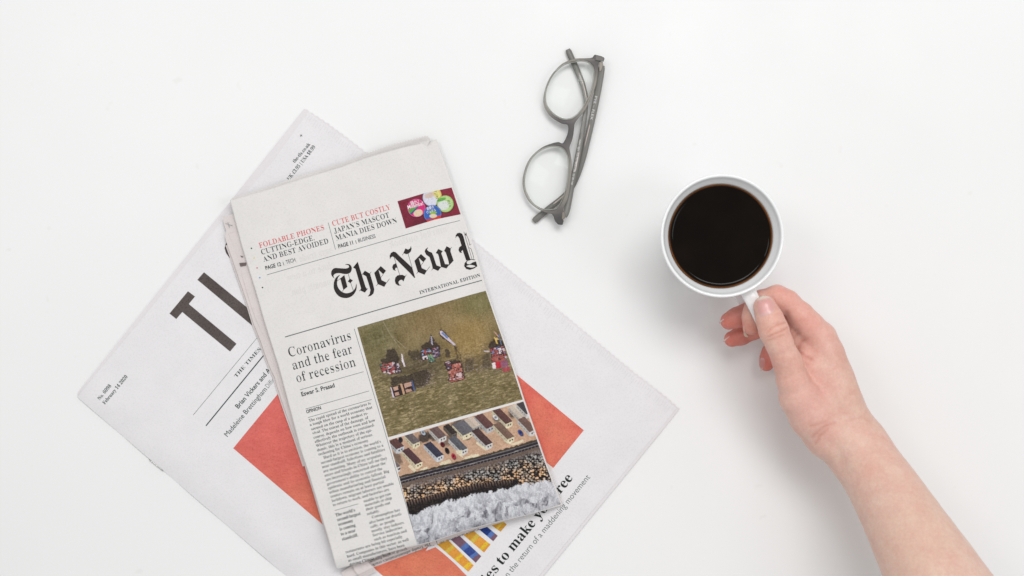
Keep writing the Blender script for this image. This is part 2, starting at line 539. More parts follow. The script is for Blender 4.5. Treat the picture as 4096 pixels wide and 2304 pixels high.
def z_front(px, py):
    px = np.asarray(px, float); py = np.asarray(py, float)
    q = (-(px - 920) * 0 + (px - 920) * 0.279 + (py - 803) * 0.960)       # distance down the page
    u = (px - 920) * 0.960 - (py - 803) * 0.279                           # distance across
    z = 0.0155 + 0.0030 * np.clip((q - 1150) / 350.0, 0, 1) + 0.0035 * np.sin(np.clip(q / 1500.0, 0, 1) * math.pi * 0.5)
    dr = polydist(px, py, N_right)
    z = z - 0.0095 * np.clip(1 - dr / 165.0, 0, 1) ** 2.1
    db = polydist(px, py, N_bot)
    z = z - 0.0035 * np.clip(1 - db / 60.0, 0, 1) ** 2.0
    dl = polydist(px, py, N_left)
    z = z - 0.0022 * np.clip(1 - dl / 190.0, 0, 1) ** 1.6
    z = z + 0.0022 * (fbm(px / 430.0, py / 430.0, 13, 2) - 0.5) + 0.0011 * (fbm(px / 120.0, py / 120.0, 14, 2) - 0.5)
    # dimples pressed along the left margin
    z = z + 0.0004 * (fbm(px / 14.0, py / 14.0, 15, 2) - 0.5) * np.clip(1 - dl / 90.0, 0, 1)
    return z
nyt = thing('folded_newspaper', 'folded grey newspaper with blackletter masthead and two aerial photographs, lying on the white paper', 'newspaper')

# page pad inside the fold (fills the thickness)
pad = coons([(960, 815), (1715, 590)], [(1372, 2255), (2190, 2010)], [(960, 815), (1100, 1330), (1372, 2255)], [(1715, 590), (1860, 1000), (2060, 1600), (2190, 2010)], 40, 60)
zp = z_front(pad[..., 0], pad[..., 1]) - 0.0018
zp = np.minimum(zp, 0.0145)
o = slab('page_pad', pad, zp, 0.0052, M_news_in, nyt); smooth_top(o)

# front page with the two folded edges rolling under
nu, nv = 172, 200
g = coons(N_top, N_bot, N_left, N_right, nu, nv)
g[0] = zigzag(g[0], 4.5, (-0.28, -0.96))
zz = z_front(g[..., 0], g[..., 1])
V = W(g[..., 0], g[..., 1], zz)
rows = [V]
# right fold: continue the sheet round and back under
edge = V[:, -1]
inward = (V[:, -6] - V[:, -1]); inward[:, 2] = 0; inward /= np.linalg.norm(inward, axis=1)[:, None]
ext = []
zb = 0.0062
for k in range(1, 9):
    ph = math.pi * k / 8
    R = (edge[:, 2] - zb) / 2
    q = edge.copy(); q[:, 2] = zb + R + R * math.cos(ph)
    q += inward * (-0.0012 * math.sin(ph) + (0.012 if k == 8 else 0))
    ext.append(q)
full = np.concatenate([V] + [e[:, None] for e in ext], axis=1)
# bottom fold
edge = full[-1]
inw = full[-5] - full[-1]; inw[:, 2] = 0; inw /= (np.linalg.norm(inw, axis=1)[:, None] + 1e-9)
nb = 0
extb = []
for k in range(1, 7):
    ph = math.pi * k / 6
    R = np.maximum(0.0004, (edge[:, 2] - 0.0092) / 2)
    q = edge.copy(); q[:, 2] = edge[:, 2] - R + R * math.cos(ph)
    q += inw * (-0.0006 * math.sin(ph) + (0.012 if k == 6 else 0))
    extb.append(q)
full = np.concatenate([full] + [e[None] for e in extb], axis=0)
fr = mesh_obj('front_page', full.reshape(-1, 3), [q for q in grid_faces(*full.shape[:2])], M_news, nyt, smooth=True)
sm = fr.modifiers.new('thickness', 'SOLIDIFY'); sm.thickness = 0.00018; sm.offset = -1

def ribbon(name, outer, inner, zo, zi, mat, parent, n=120, m=8, wob=0.0004, prof=1.5, zz_amp=0, nrm=(0, 0), thick=0.0012, seed=1):
    a = resample(outer, n); b = resample(inner, n)
    if zz_amp: a = zigzag(a, zz_amp, nrm)
    t = np.linspace(0, 1, m)[:, None, None]
    g = (1 - t) * a[None] + t * b[None]
    zo = np.interp(np.linspace(0, 1, n), np.linspace(0, 1, len(np.atleast_1d(zo))), np.atleast_1d(zo))
    zi = np.interp(np.linspace(0, 1, n), np.linspace(0, 1, len(np.atleast_1d(zi))), np.atleast_1d(zi))
    tt = np.linspace(0, 1, m)[:, None]
    z = zo[None] + (zi - zo)[None] * (1 - (1 - tt) ** prof)
    z = z + wob * (fbm(g[..., 0] / 60.0, g[..., 1] / 60.0, seed, 3) - .5)
    z3 = W(g[..., 0], g[..., 1], z).reshape(-1, 3)
    lowz = z3[:n].copy(); lowz[:, 2] -= thick
    Vv = np.concatenate([z3, lowz])
    f = grid_faces(m, n)
    f += [(i, i + 1, m * n + i + 1, m * n + i) for i in range(n - 1)]
    aa, bb, cc = Vv[f[0][0]], Vv[f[0][1]], Vv[f[0][2]]
    o = mesh_obj(name, Vv, f, mat, parent)
    smooth_top(o, 50)
    return o, g, z

# left: sheets that stick out past the front page
L_out = [(891, 868), (896, 898), (905, 923), (899, 940), (907, 974), (930, 1038), (952, 1103), (977, 1175), (997, 1236), (1014, 1293), (1043, 1365), (1060, 1417), (1081, 1472), (1098, 1507), (1112, 1555), (1128, 1604), (1152, 1673), (1178, 1745), (1216, 1858), (1246, 1950), (1285, 2080), (1318, 2180), (1350, 2270)]
L_in = [(x + 105, y - 30) for x, y in L_out]
ribbon('side_sheet', L_out, L_in, [0.0085, 0.009, 0.009, 0.0085], [0.0128, 0.0125, 0.0125, 0.0125], M_news_in, nyt, 130, 10, 0.0012, seed=41)
L2 = [(x + 16 + 6 * math.sin(i), y - 4) for i, (x, y) in enumerate(L_out[3:-3])]
ribbon('side_sheet', L2, [(x + 90, y - 26) for x, y in L2], [0.0098, 0.0105, 0.0105, 0.010], [0.0133, 0.013, 0.013, 0.013], M_news_in, nyt, 120, 8, 0.0012, seed=42)
L3 = [(x - 5, y + 8) for x, y in L_out[4:-4]]
ribbon('side_sheet', L3, [(x + 90, y - 26) for x, y in L3], [0.0062, 0.0062], [0.0075, 0.0075], M_news_in, nyt, 90, 4, 0.0006, seed=43)
# top: cut edges of the sheets behind the front page
T_out = [(925, 796), (1062, 752), (1217, 700), (1362, 655), (1456, 620), (1551, 585), (1640, 562), (1706, 545), (1716, 549), (1722, 566)]
for k, f_ in enumerate((1.0, 0.62, 0.3)):
    o_ = [(x, y * f_ + np.interp(x, [p[0] for p in N_top], [p[1] for p in N_top]) * (1 - f_)) for x, y in T_out]
    i_ = [(x + 8 - 34 * max(0, (x - 1600) / 120), np.interp(x, [p[0] for p in N_top], [p[1] for p in N_top]) + 40) for x, y in T_out]
    zt = 0.0084 + k * 0.0015
    ribbon('top_sheet', o_, i_, [zt, zt], [zt + 0.0006, zt - 0.0025], M_news, nyt, 150, 4, 0.0005, 1.5, 4.5, (-0.28, -0.96), 0.0012, seed=50 + k)
# bottom: inner sheets seen below the folded edge
B_out = [(1429, 2303), (1509, 2276), (1608, 2238), (1719, 2197), (1756, 2187), (1829, 2160), (1977, 2112), (2032, 2095), (2110, 2072), (2200, 2042)]
B_in = [(1405, 2225), (1480, 2195), (1590, 2160), (1700, 2130), (1740, 2120), (1810, 2095), (1950, 2060), (2010, 2045), (2090, 2030), (2180, 2005)]
def z_low(px, py):
    d = polydist(px, py, B_out)
    return 0.0092 - 0.0068 * np.clip(1 - d / 62.0, 0, 1) ** 1.5
n_, m_ = 130, 14
a_ = resample(B_out, n_); b_ = resample(B_in, n_); t_ = np.linspace(0, 1, m_)[:, None, None]
g = (1 - t_) * a_[None] + t_ * b_[None]
z = z_low(g[..., 0], g[..., 1])
Vt = W(g[..., 0], g[..., 1], z)
skirt = [Vt[0] + np.array([0, 0.0004 * k, -0.0011 * k]) for k in range(4, 0, -1)]
Vt = np.concatenate([np.array(skirt), Vt], 0)
low = mesh_obj('lower_sheet', Vt.reshape(-1, 3), grid_faces(*Vt.shape[:2]), M_news_in, nyt, smooth=True)
# left end of the rolled inner sheets, three loops and the last torn sheet
for k, (x, y) in enumerate(((1405, 2256), (1411, 2262), (1418, 2270))):
    o_ = [(x + 0, y - 6), (x + 6, y + 10), (x + 14, y + 28), (x + 28, y + 44)]
    i_ = [(x + 55, y - 34), (x + 60, y - 22), (x + 70, y - 4), (x + 90, y + 14)]
    zt = 0.0092 - k * 0.0012
    ribbon('rolled_sheet', o_, i_, [zt, zt], [zt + 0.0003] * 2, M_news_in, nyt, 12, 5, 0.0002, seed=60 + k)
ribbon('rolled_sheet', [(1362, 2291), (1370, 2300), (1378, 2318)], [(1440, 2240), (1450, 2260), (1460, 2290)], [0.006, 0.006], [0.0066] * 2, M_news_in, nyt, 12, 5, 0.0003, seed=64)
P = Print(z_low, 0.00015)
P.text('The Trump administration’s crack-', (1722, 2171), (1485, 2258), 16, thin=0.012)
P.text('bling to respond.', (1737, 2180), (1632, 2217), 16, thin=0.012)
P.text('tionals, have the tech industry seri', (1742, 2190), (1520, 2266), 13, thin=0.012)
P.text('ping foreign', (1560, 2213), (1478, 2243), 16, thin=0.012)
P.line([(1741, 2151), (1753, 2187)], 1.6, 4)
P.text('BY CHANG W. LEE/THE NEW YORK TIMES', (1915, 2113), (1758, 2169), 10, serif=False)
P.build('upside_down_text', M_ink_b, low)

# marks on the side sheet
ZS = conv(0.3587, 880, 780)
def z_side(px, py):
    t = np.clip(polydist(px, py, L_out) / 105.0, 0, 1)
    return 0.0088 + 0.0037 * (1 - (1 - t) ** 1.5)
side_ = [o for o in nyt.children if o.name.startswith('side_sheet')][0]
P = Print(z_side, 0.0010)
P.line([(902, 893), (930, 903)], 1.6, 4); P.line([(911, 889), (918, 910)], 1.6, 4)
P.build('register_mark', M_ink_g, side_)
P = Print(z_side, 0.0012)
P.poly([(957, 1052), (985, 1050), (984, 1062), (962, 1066)]); P.poly([(960, 1022), (974, 1026), (968, 1030)])
P.build('fold_print', ink_mat('brown_tone', lin(120, 108, 106), 0.1), side_)
# ---------------------------------------------------------------- print on the front page
def tx(st, a, b, em, blk, **k): blk.text(st, a, b, em, **k)
z2 = conv(0.27950, 1280, 900); z3c = conv(0.31056, 1100, 1250); z4c = conv(0.31056, 1150, 1600); z5c = conv(0.24430, 1250, 1950)
R1 = Print(z_front)
R1.text('FOLDABLE PHONES', z1(325, 1150), z1(930, 978), 30, thin=0.023)
R1.text('CUTE BUT COSTLY', z1(1010, 945), z1(1550, 787), 30, thin=0.023)
R1.build('teaser_heading', M_ink_red, fr)
K = Print(z_front)
K.text('CUTTING-EDGE,', z1(345, 1212), z1(838, 1075), 30, thin=0.023)
K.text('AND BEST AVOIDED', z1(362, 1280), z1(970, 1104), 30, thin=0.023)
K.text('JAPAN’S MASCOT', z1(1025, 1014), z1(1540, 862), 30, thin=0.023)
K.text('MANIA DIES DOWN', z1(1042, 1080), z1(1612, 912), 30, thin=0.023)
K.text('PAGE 12', z1(382, 1355), z1(527, 1315), 18, serif=False, offset=0.02)
K.text('TECH', z1(575, 1300), z1(660, 1276), 18, serif=False)
K.text('PAGE 11', z1(1063, 1153), z1(1200, 1114), 18, serif=False, offset=0.02)
K.text('BUSINESS', z1(1250, 1098), z1(1410, 1053), 18, serif=False)
K.line([z1(542, 1280), z1(551, 1312)], 1.8, 3); K.line([z1(1220, 1078), z1(1229, 1110)], 1.8, 3)
K.build('teaser_text', M_ink, fr)
G = Print(z_front)
G.line([z1(965, 913), z1(1033, 1165)], 1.6)
G.line([z1(392, 1401), z1(1690, 1026), z1(2000, 940), z1(2195, 893)], 1.8, 60)
G.line([(1140, 1348), (1500, 1243), (1780, 1162), (1928, 1121)], 3.4, 60)
G.line([z3c(322, 997), z3c(1140, 762)], 1.6); G.line([z3c(392, 1243), z3c(1213, 1010)], 1.6); G.line([z3c(425, 1353), z3c(1245, 1120)], 1.6)
G.line([(1417, 1315), (1538, 1722), (1668, 2172)], 1.7, 50)
G.line([z5c(365, 377), z5c(752, 267)], 1.6)
G.build('printed_rules', ink_mat('rule_ink', lin(112, 114, 114), 0.1), fr)
for (x, y), c_ in ((z1(247, 1153), (50, 80, 70)), (z1(272, 1245), (240, 215, 120)), (z1(300, 1336), (210, 90, 120)), (z1(325, 1428), (70, 160, 210)), ((1050, 1150), (50, 70, 60))):
    D = Print(z_front)
    D.poly([(x - 3.6, y), (x, y - 3.6), (x + 3.6, y), (x, y + 3.6)])
    D.build('colour_mark', ink_mat('mark_ink', lin(*c_), 0.02), fr)
M_ghost = ink_mat('show_through_tone', lin(226, 223, 221), 0.02)
for k_, (t_, a_, b_) in enumerate((('says trade rivals', (1330, 1010), (1120, 1071)), ('close to a new', (1340, 1070), (1150, 1125)), ('economic plan', (1350, 1130), (1170, 1182)), ('market outlook', (1790, 925), (1560, 992)))):
    GH = Print(z_front, 0.00006); GH.text(t_, a_, b_, -40, thin=0.01)
    GH.build('show_through', M_ghost, fr)
# masthead, traced
H = Print(z_front)
def ph(pts, dx=0, dy=0, smooth=0):
    p = [(x + dx, y + dy) for x, y in pts]
    if smooth: p = catmull(p, smooth, True)
    H.poly([z2(x, y) for x, y in p])
def hl(*pts, wd=1.5): H.line([z2(*p) for p in pts], wd, 6)
ph([(360, 568), (385, 558), (425, 565), (452, 600), (452, 645), (432, 682), (390, 700), (340, 700), (290, 690), (245, 690), (210, 702), (192, 728), (205, 764), (175, 735), (160, 705), (163, 665), (185, 630), (220, 615), (270, 618), (330, 622), (375, 622), (408, 610), (415, 590), (395, 570)], smooth=3)
ph([(287, 713), (262, 745), (248, 790), (245, 850), (265, 905), (305, 950), (360, 975), (420, 970), (470, 945), (505, 900), (520, 838), (524, 900), (505, 960), (465, 1010), (410, 1040), (350, 1045), (290, 1030), (240, 990), (205, 930), (195, 870), (205, 800), (235, 745)], smooth=3)
ph([(348, 716), (392, 885), (335, 930), (290, 765)])
ph([(428, 768), (470, 792), (435, 832), (398, 808)])
hl((402, 695), (425, 770)); hl((440, 830), (475, 935)); hl((315, 952), (337, 930)); hl((245, 802), (292, 765))
ph([(540, 526), (600, 720), (650, 880), (672, 915), (693, 900), (642, 967), (578, 937), (588, 905), (548, 770), (507, 628), (473, 608)])
ph([(645, 655), (715, 695), (755, 830), (777, 920), (765, 980), (730, 1012), (684, 1024), (712, 985), (722, 930), (700, 850), (662, 735), (613, 706)])
hl((593, 722), (645, 655)); hl((713, 697), (733, 670)); hl((562, 947), (590, 915))
for dx, dy in ((0, 0), (575, -173)):
    ph([(870, 588), (945, 655), (905, 705), (837, 640), (882, 790), (955, 825), (920, 885), (825, 845), (776, 685)], dx, dy)
    for a, b in (((905, 705), (868, 755)), ((955, 825), (993, 770)), ((827, 845), (806, 870))):
        hl((a[0] + dx, a[1] + dy), (b[0] + dx, b[1] + dy))
ph([(1002, 490), (997, 440), (1015, 400), (1050, 380), (1085, 390), (1130, 435), (1225, 522), (1320, 612), (1362, 755), (1350, 757), (1290, 690), (1130, 532), (1070, 470), (1040, 450), (1015, 462)])
ph([(1222, 335), (1262, 352), (1292, 332), (1298, 300), (1311, 335), (1300, 378), (1270, 408), (1235, 418), (1193, 402)])
hl((1063, 468), (1142, 718)); hl((1260, 410), (1320, 614)); hl((1197, 400), (1178, 434))
ph([(1085, 547), (1050, 565), (1033, 600), (1045, 640), (1087, 659), (1072, 635), (1085, 610), (1110, 612)])
ph([(1140, 715), (1180, 713), (1224, 735), (1195, 807), (1172, 783), (1145, 788), (1122, 815), (1132, 850), (1168, 863), (1120, 867), (1082, 840), (1070, 795), (1080, 750), (1108, 722)])
hl((1222, 735), (1235, 711))
ph([(1549, 318), (1530, 355), (1560, 380), (1600, 395), (1622, 440), (1660, 560), (1672, 580), (1734, 600), (1690, 657), (1613, 623), (1600, 560), (1568, 460), (1520, 425), (1498, 380), (1510, 345)])
ph([(1692, 342), (1757, 375), (1735, 402), (1790, 560), (1853, 565), (1810, 622), (1732, 600), (1700, 450), (1688, 415), (1657, 402)])
ph([(1812, 303), (1870, 335), (1868, 380), (1912, 510), (1850, 577), (1835, 500), (1800, 395), (1777, 367)])
hl((1866, 340), (1885, 315)); hl((1598, 650), (1615, 622))
ph([(1941, 192), (1942, 150), (1963, 118), (2000, 110), (2035, 125), (2055, 170), (2078, 260), (2152, 492), (2092, 508), (2050, 385), (2025, 290), (1995, 190), (1972, 158), (1953, 165)])
ph([(2030, 290), (1992, 320), (1982, 360), (2000, 392), (2032, 402), (2022, 375), (2047, 355)])
ph([(2150, 490), (2105, 508), (2070, 545), (2063, 590), (2095, 630), (2145, 642), (2205, 622), (2252, 590), (2232, 520), (2185, 535), (2145, 562), (2110, 560), (2097, 535), (2115, 512), (2155, 502)])
hl((2060, 100), (2176, 490)); hl((2098, 150), (2130, 215), (2142, 290)); hl((2142, 290), (2165, 270)); hl((2130, 325), (2155, 322), (2195, 440), (2200, 490)); hl((2150, 490), (2220, 500), wd=2.4)
ph([(2072, 145), (2092, 103), (2100, 152)])
H.build('masthead_lettering', M_ink_h, fr, 'large blackletter masthead reading The New Y')
K = Print(z_front)
K.text('INTERNATIONAL EDITION', z2(1432, 990), z2(2297, 738), 20, thin=0.004, spacing=1.08)
K.build('edition_line', M_ink, fr)
K = Print(z_front)
K.text('Coronavirus', z3c(190, 574), z3c(985, 347), 55, thin=0.031)
K.text('and the fear', z3c(240, 738), z3c(1005, 522), 55, thin=0.031)
K.text('of recession', z3c(290, 902), z3c(1045, 688), 55, thin=0.031)
K.build('headline', M_ink, fr, 'headline reading Coronavirus and the fear of recession')
K = Print(z_front)
K.text('Eswar S. Prasad', z3c(347, 1080), z3c(772, 960), 20, serif=False, offset=0.018)
K.text('OPINION', z3c(408, 1300), z3c(597, 1246), 16, serif=False, offset=0.02)
K.build('byline', M_ink, fr)
body = [("The rapid spread of the coronavirus is", 280, 283, 1073, 55), ("a tough blow for a world economy that", 292, 337, 1095, 108), ("seemed on the cusp of a modest re-", 310, 392, 1040, 183),
 ("vival. The extent of the damage, of", 325, 446, 1045, 241), ("course, depends on how soon and how", 340, 501, 1133, 273), ("effectively the outbreak is contained.", 357, 555, 1122, 335),
 ("Whatever the trajectory of the epi-", 372, 609, 1090, 403), ("demic, this is a moment of serious", 388, 664, 1093, 461), ("reckoning for China’s economy.", 403, 718, 1050, 532),
 ("Hard as it is to envision, the world’s", 468, 760, 1205, 548), ("second-largest economy is coming to a", 435, 827, 1237, 597), ("near standstill. Infections and fatalities", 450, 881, 1257, 650),
 ("are mounting. Many of my acquaint-", 466, 936, 1220, 720), ("ances and friends in China tell me they", 482, 990, 1285, 760), ("are increasingly concerned about the", 498, 1045, 1265, 825),
 ("government’s ability to control the", 513, 1099, 1223, 896), ("epidemic and its economic fallout. Big", 528, 1153, 1310, 930), ("urban manufacturing and financial", 543, 1207, 1265, 1001),
 ("centers remain on at least partial", 560, 1261, 1243, 1066), ("lockdown, migrant laborers are unable", 575, 1316, 1370, 1089), ("to return to work, and factories are", 590, 1370, 1310, 1164),
 ("unable to get raw", 985, 1320, 1337, 1220), ("materials or ship", 1000, 1374, 1345, 1275), ("their goods out", 1015, 1427, 1325, 1338)]
K = Print(z_front)
for s_, a, b, c, d in body: K.text(s_, z4c(a, b), z4c(c, d), 16.2, thin=0.014)
for s_, a, b, c, d in [("reliably.", 898, 457, 1100, 399), ("Consumption has", 978, 508, 1433, 382), ("also been cut drasti-", 935, 598, 1465, 447), ("cally, as people", 955, 667, 1350, 555), ("mostly stay indoors.", 973, 737, 1508, 588),
    ("Service industries", 993, 805, 1473, 670), ("such as tourism and", 1015, 875, 1547, 726), ("restaurants are being hit especially", 547, 1080, 1477, 819), ("hard. Companies in this sector, as well", 570, 1151, 1577, 869),
    ("as small manufacturers, have been", 590, 1219, 1510, 962), ("driving China’s employment growth", 612, 1288, 1555, 1020)]:
    K.text(s_, z5c(a, b), z5c(c, d), 16.2, thin=0.014)
K.build('body_text', M_ink_b, fr)
K = Print(z_front)
for s_, a, b, c, d in [("The world’s", 383, 479, 700, 390), ("second-largest", 410, 554, 790, 447), ("economy", 430, 630, 668, 562), ("is coming", 450, 709, 707, 637), ("to a near", 470, 789, 708, 722), ("standstill.", 490, 871, 750, 798)]:
    K.text(s_, z5c(a, b), z5c(c, d), 19)
K.build('pull_quote', M_ink, fr)

# ---------------------------------------------------------------- painted print: rasteriser on a point grid
def inpoly(px, py, poly):
    ins = np.zeros(px.shape, bool); p = np.array(poly, float); j = len(p) - 1
    for i in range(len(p)):
        xi, yi, xj, yj = p[i, 0], p[i, 1], p[j, 0], p[j, 1]
        if yi != yj:
            ins ^= ((yi > py) != (yj > py)) & (px < (xj - xi) * (py - yi) / (yj - yi) + xi)
        j = i
    return ins
def blend(col, mask, c):
    mask = mask[:, None] if mask.ndim == 1 else mask
    return col * (1 - mask) + np.array(c, float) * mask
def blob(X, Y, cx, cy, rx, ry, ang=0, soft=0.5, seed=0, rough=0.5):
    a = math.radians(ang); dx = (X - cx); dy = (Y - cy)
    u = (dx * math.cos(a) + dy * math.sin(a)) / rx; v = (-dx * math.sin(a) + dy * math.cos(a)) / ry
    r = np.hypot(u, v) + rough * (fbm(X / 30.0, Y / 30.0, seed, 3) - .5)
    return np.clip((1 + soft / 2 - r) / soft, 0, 1)
def seg(X, Y, pts, wd):
    return np.clip(1.5 - polydist(X, Y, pts) / (wd / 2), 0, 1)

def sea_photo(px, py):
    X = (px - 1400) / 0.41408; Y = (py - 1150) / 0.41408
    up = X * 0.279 + Y * 0.960; ac = X * .96 - Y * .279
    n1 = fbm(X / 160, Y / 160, 71, 3); n2 = fbm(X / 9, Y / 9, 72, 2)
    col = np.stack([132 + 0 * X, 123 + 0 * X, 82 + 0 * X], -1)
    col = blend(col, blob(X, Y, 1120, 480, 260, 240, 30, 1.2, 1, .4), (160, 138, 82))
    col = blend(col, blob(X, Y, 760, 330, 260, 160, -40, 1.3, 2, .4) * .9, (148, 130, 84))
    col = blend(col, blob(X, Y, 1250, 140, 180, 120, -20, 1.2, 3, .4) * .7, (124, 124, 74))
    col = blend(col, blob(X, Y, 240, 480, 170, 180, 10, 1.2, 3, .4) * .6, (118, 118, 76))
    col += ((n1 - .5) * 26)[:, None]
    # streaks running down the water in the upper part
    st_ = fbm(ac / 16, up / 110, 75, 3)
    low = np.clip((up - 760 - 0.03 * ac) / 160, 0, 1)
    col += ((st_ - .5) * 22 * (1 - low))[:, None]
    # ripples with light crests
    rp = fbm((ac + 60 * n1) / 34 + up / 60, up / 9 + 2.2 * n1, 76, 3)
    col += (np.clip((rp - .58) * 6, 0, 1) * 44 * (0.08 + .92 * low))[:, None] * np.array([1, .97, .85])
    col -= (np.clip((.45 - rp) * 5, 0, 1) * 24 * (0.08 + .92 * low))[:, None]
    lefty = np.clip((420 - ac) / 200, 0, 1) * (1 - low)
    rp2 = fbm((ac) / 60, up / 13, 77, 3)
    col += ((rp2 - .5) * 30 * lefty)[:, None]
    for (cx, cy, rx, ry, al) in ((700, 780, 210, 110, .42), (1150, 740, 170, 80, .3), (420, 760, 120, 130, .28), (830, 600, 130, 90, .2), (1390, 650, 100, 130, .3)):
        col = blend(col, blob(X, Y, cx, cy, rx, ry, 5, 1.1, int(cx), .7) * al, (64, 56, 50))
    jx = X + 34 * (fbm(X / 22, Y / 22, 81, 3) - .5); jy = Y + 34 * (fbm(X / 22, Y / 22, 82, 3) - .5)
    for pg, al in (([(345, 600), (430, 590), (470, 640), (480, 700), (440, 735), (305, 735), (300, 690), (350, 680)], .8), ([(560, 615), (640, 600), (690, 640), (700, 700), (620, 700), (560, 650)], .6),
                   ([(690, 560), (760, 520), (780, 455), (800, 455), (815, 520), (870, 560), (870, 600), (760, 605), (700, 625)], .85), ([(920, 600), (950, 590), (970, 620), (965, 670), (925, 680)], .75),
                   ([(915, 740), (1000, 690), (1060, 700), (1100, 830), (1112, 885), (1080, 870), (1040, 740), (930, 780), (920, 800)], .85), ([(1340, 545), (1400, 505), (1480, 520), (1500, 585), (1370, 605), (1340, 590)], .85),
                   ([(390, 870), (600, 840), (640, 990), (620, 1000), (580, 900), (400, 965)], .8), ([(610, 830), (740, 790), (790, 850), (760, 940), (640, 970), (600, 900)], .7), ([(1110, 700), (1200, 680), (1180, 800), (1110, 830)], .45),
                   ([(1280, 655), (1350, 640), (1360, 760), (1280, 780)], .45), ([(870, 405), (900, 410), (1020, 560), (1012, 572), (860, 462)], .75), ([(1010, 562), (1030, 570), (1048, 690), (1036, 690)], .6), ([(1440, 440), (1480, 560), (1440, 560), (1400, 470)], .5)):
        col = blend(col, inpoly(jx, jy, pg) * al * .85, (56, 48, 46))
    foam = np.clip((fbm(X / 7, Y / 7, 78, 3) - .62) * 9, 0, 1)
    for (cx, cy, rx, ry) in ((730, 940, 110, 40), (770, 860, 40, 60), (1160, 790, 90, 50), (1280, 780, 80, 40), (660, 700, 50, 30), (1480, 800, 90, 30), (900, 880, 60, 30), (440, 1060, 80, 20), (1000, 900, 100, 20)):
        col = blend(col, foam * blob(X, Y, cx, cy, rx, ry, -10, .8, 5) * .65, (186, 174, 180))
    for pts, wd, al in (([(320, 330), (400, 470), (480, 580)], 7, .5), ([(420, 480), (540, 590)], 6, .5), ([(1000, 560), (1060, 640), (1110, 850)], 5, .7)):
        col = blend(col, seg(X, Y, pts, wd) * al, (190, 184, 160) if wd != 5 else (50, 44, 44))
    rnd = random.Random(5)
    def R_(x, y, a, b, c, ang=-15):
        an = math.radians(ang); ca, sa = math.cos(an), math.sin(an)
        q = [(x + u * ca - v * sa, y + u * sa + v * ca) for u, v in ((-a / 2, -b / 2), (a / 2, -b / 2), (a / 2, b / 2), (-a / 2, b / 2))]
        return inpoly(X, Y, q) * 1.0, c
    reds = [(178, 66, 62), (196, 84, 70), (150, 58, 60), (214, 120, 104), (232, 224, 226), (190, 170, 190), (128, 60, 66)]
    def cluster(cx, cy, nx, ny, s, pal, ang=-15):
        nonlocal col
        pal = [tuple(.78 * v + .22 * m for v, m in zip(c, (150, 128, 130))) for c in pal]
        s = s * .5; nx *= 2; ny *= 2
        an = math.radians(ang)
        col = blend(col, R_(cx, cy, nx * s + 12, ny * s + 12, 0, ang)[0] * .8, (62, 46, 48))
        for i in range(nx):
            for j in range(ny):
                u = (i - (nx - 1) / 2) * s; v = (j - (ny - 1) / 2) * s
                if rnd.random() < .14: continue
                m, c = R_(cx + u * math.cos(an) - v * math.sin(an), cy + u * math.sin(an) + v * math.cos(an), s * rnd.uniform(.7, 1.5), s * rnd.uniform(.6, 1.3), pal[(int(i // 2 + 2 * (j // 2)) + (rnd.random() < .3)) % len(pal)], ang)
                col = blend(col, m, c)
    cluster(378, 770, 5, 3, 26, reds); cluster(400, 820, 3, 1, 24, [(235, 228, 230), (200, 90, 90)]); cluster(322, 772, 2, 3, 22, [(70, 130, 110), (190, 70, 66), (190, 70, 66)])
    cluster(460, 780, 2, 4, 22, [(60, 52, 66), (210, 205, 215), (90, 80, 100)])
    cluster(735, 630, 3, 2, 30, [(96, 150, 200), (170, 60, 60), (150, 190, 220)]); cluster(735, 675, 2, 1, 36, [(238, 240, 242)]); cluster(785, 680, 2, 3, 26, [(110, 180, 120), (170, 195, 120), (60, 130, 120)]); cluster(830, 625, 3, 4, 22, [(60, 56, 80), (150, 66, 66), (170, 166, 190), (90, 90, 130)])
    cluster(1020, 820, 5, 6, 27, [(186, 92, 72), (196, 104, 82), (176, 84, 68), (204, 122, 96), (222, 150, 130)]); cluster(1055, 850, 2, 2, 26, [(240, 214, 210)]); cluster(985, 885, 3, 1, 20, [(240, 236, 236), (190, 90, 80)]); cluster(950, 750, 2, 3, 24, [(120, 60, 66), (200, 190, 200), (60, 56, 80)])
    cluster(1435, 640, 5, 5, 26, [(180, 66, 66), (150, 60, 66), (214, 200, 210), (110, 130, 190), (160, 90, 80)]); cluster(1450, 610, 1, 2, 30, [(240, 240, 244)]); cluster(1430, 690, 4, 2, 30, [(176, 78, 66), (190, 96, 76)])
    for pg, c in (([(1370, 730), (1402, 722), (1412, 782), (1380, 786)], (232, 232, 228)), ([(1402, 722), (1452, 712), (1462, 775), (1412, 784)], (200, 50, 60)), ([(1452, 712), (1520, 702), (1530, 765), (1462, 776)], (150, 96, 120)), ([(1470, 780), (1545, 765), (1550, 805), (1480, 820)], (176, 80, 84))):
        col = blend(col, inpoly(X, Y, pg) * 1.0, c)
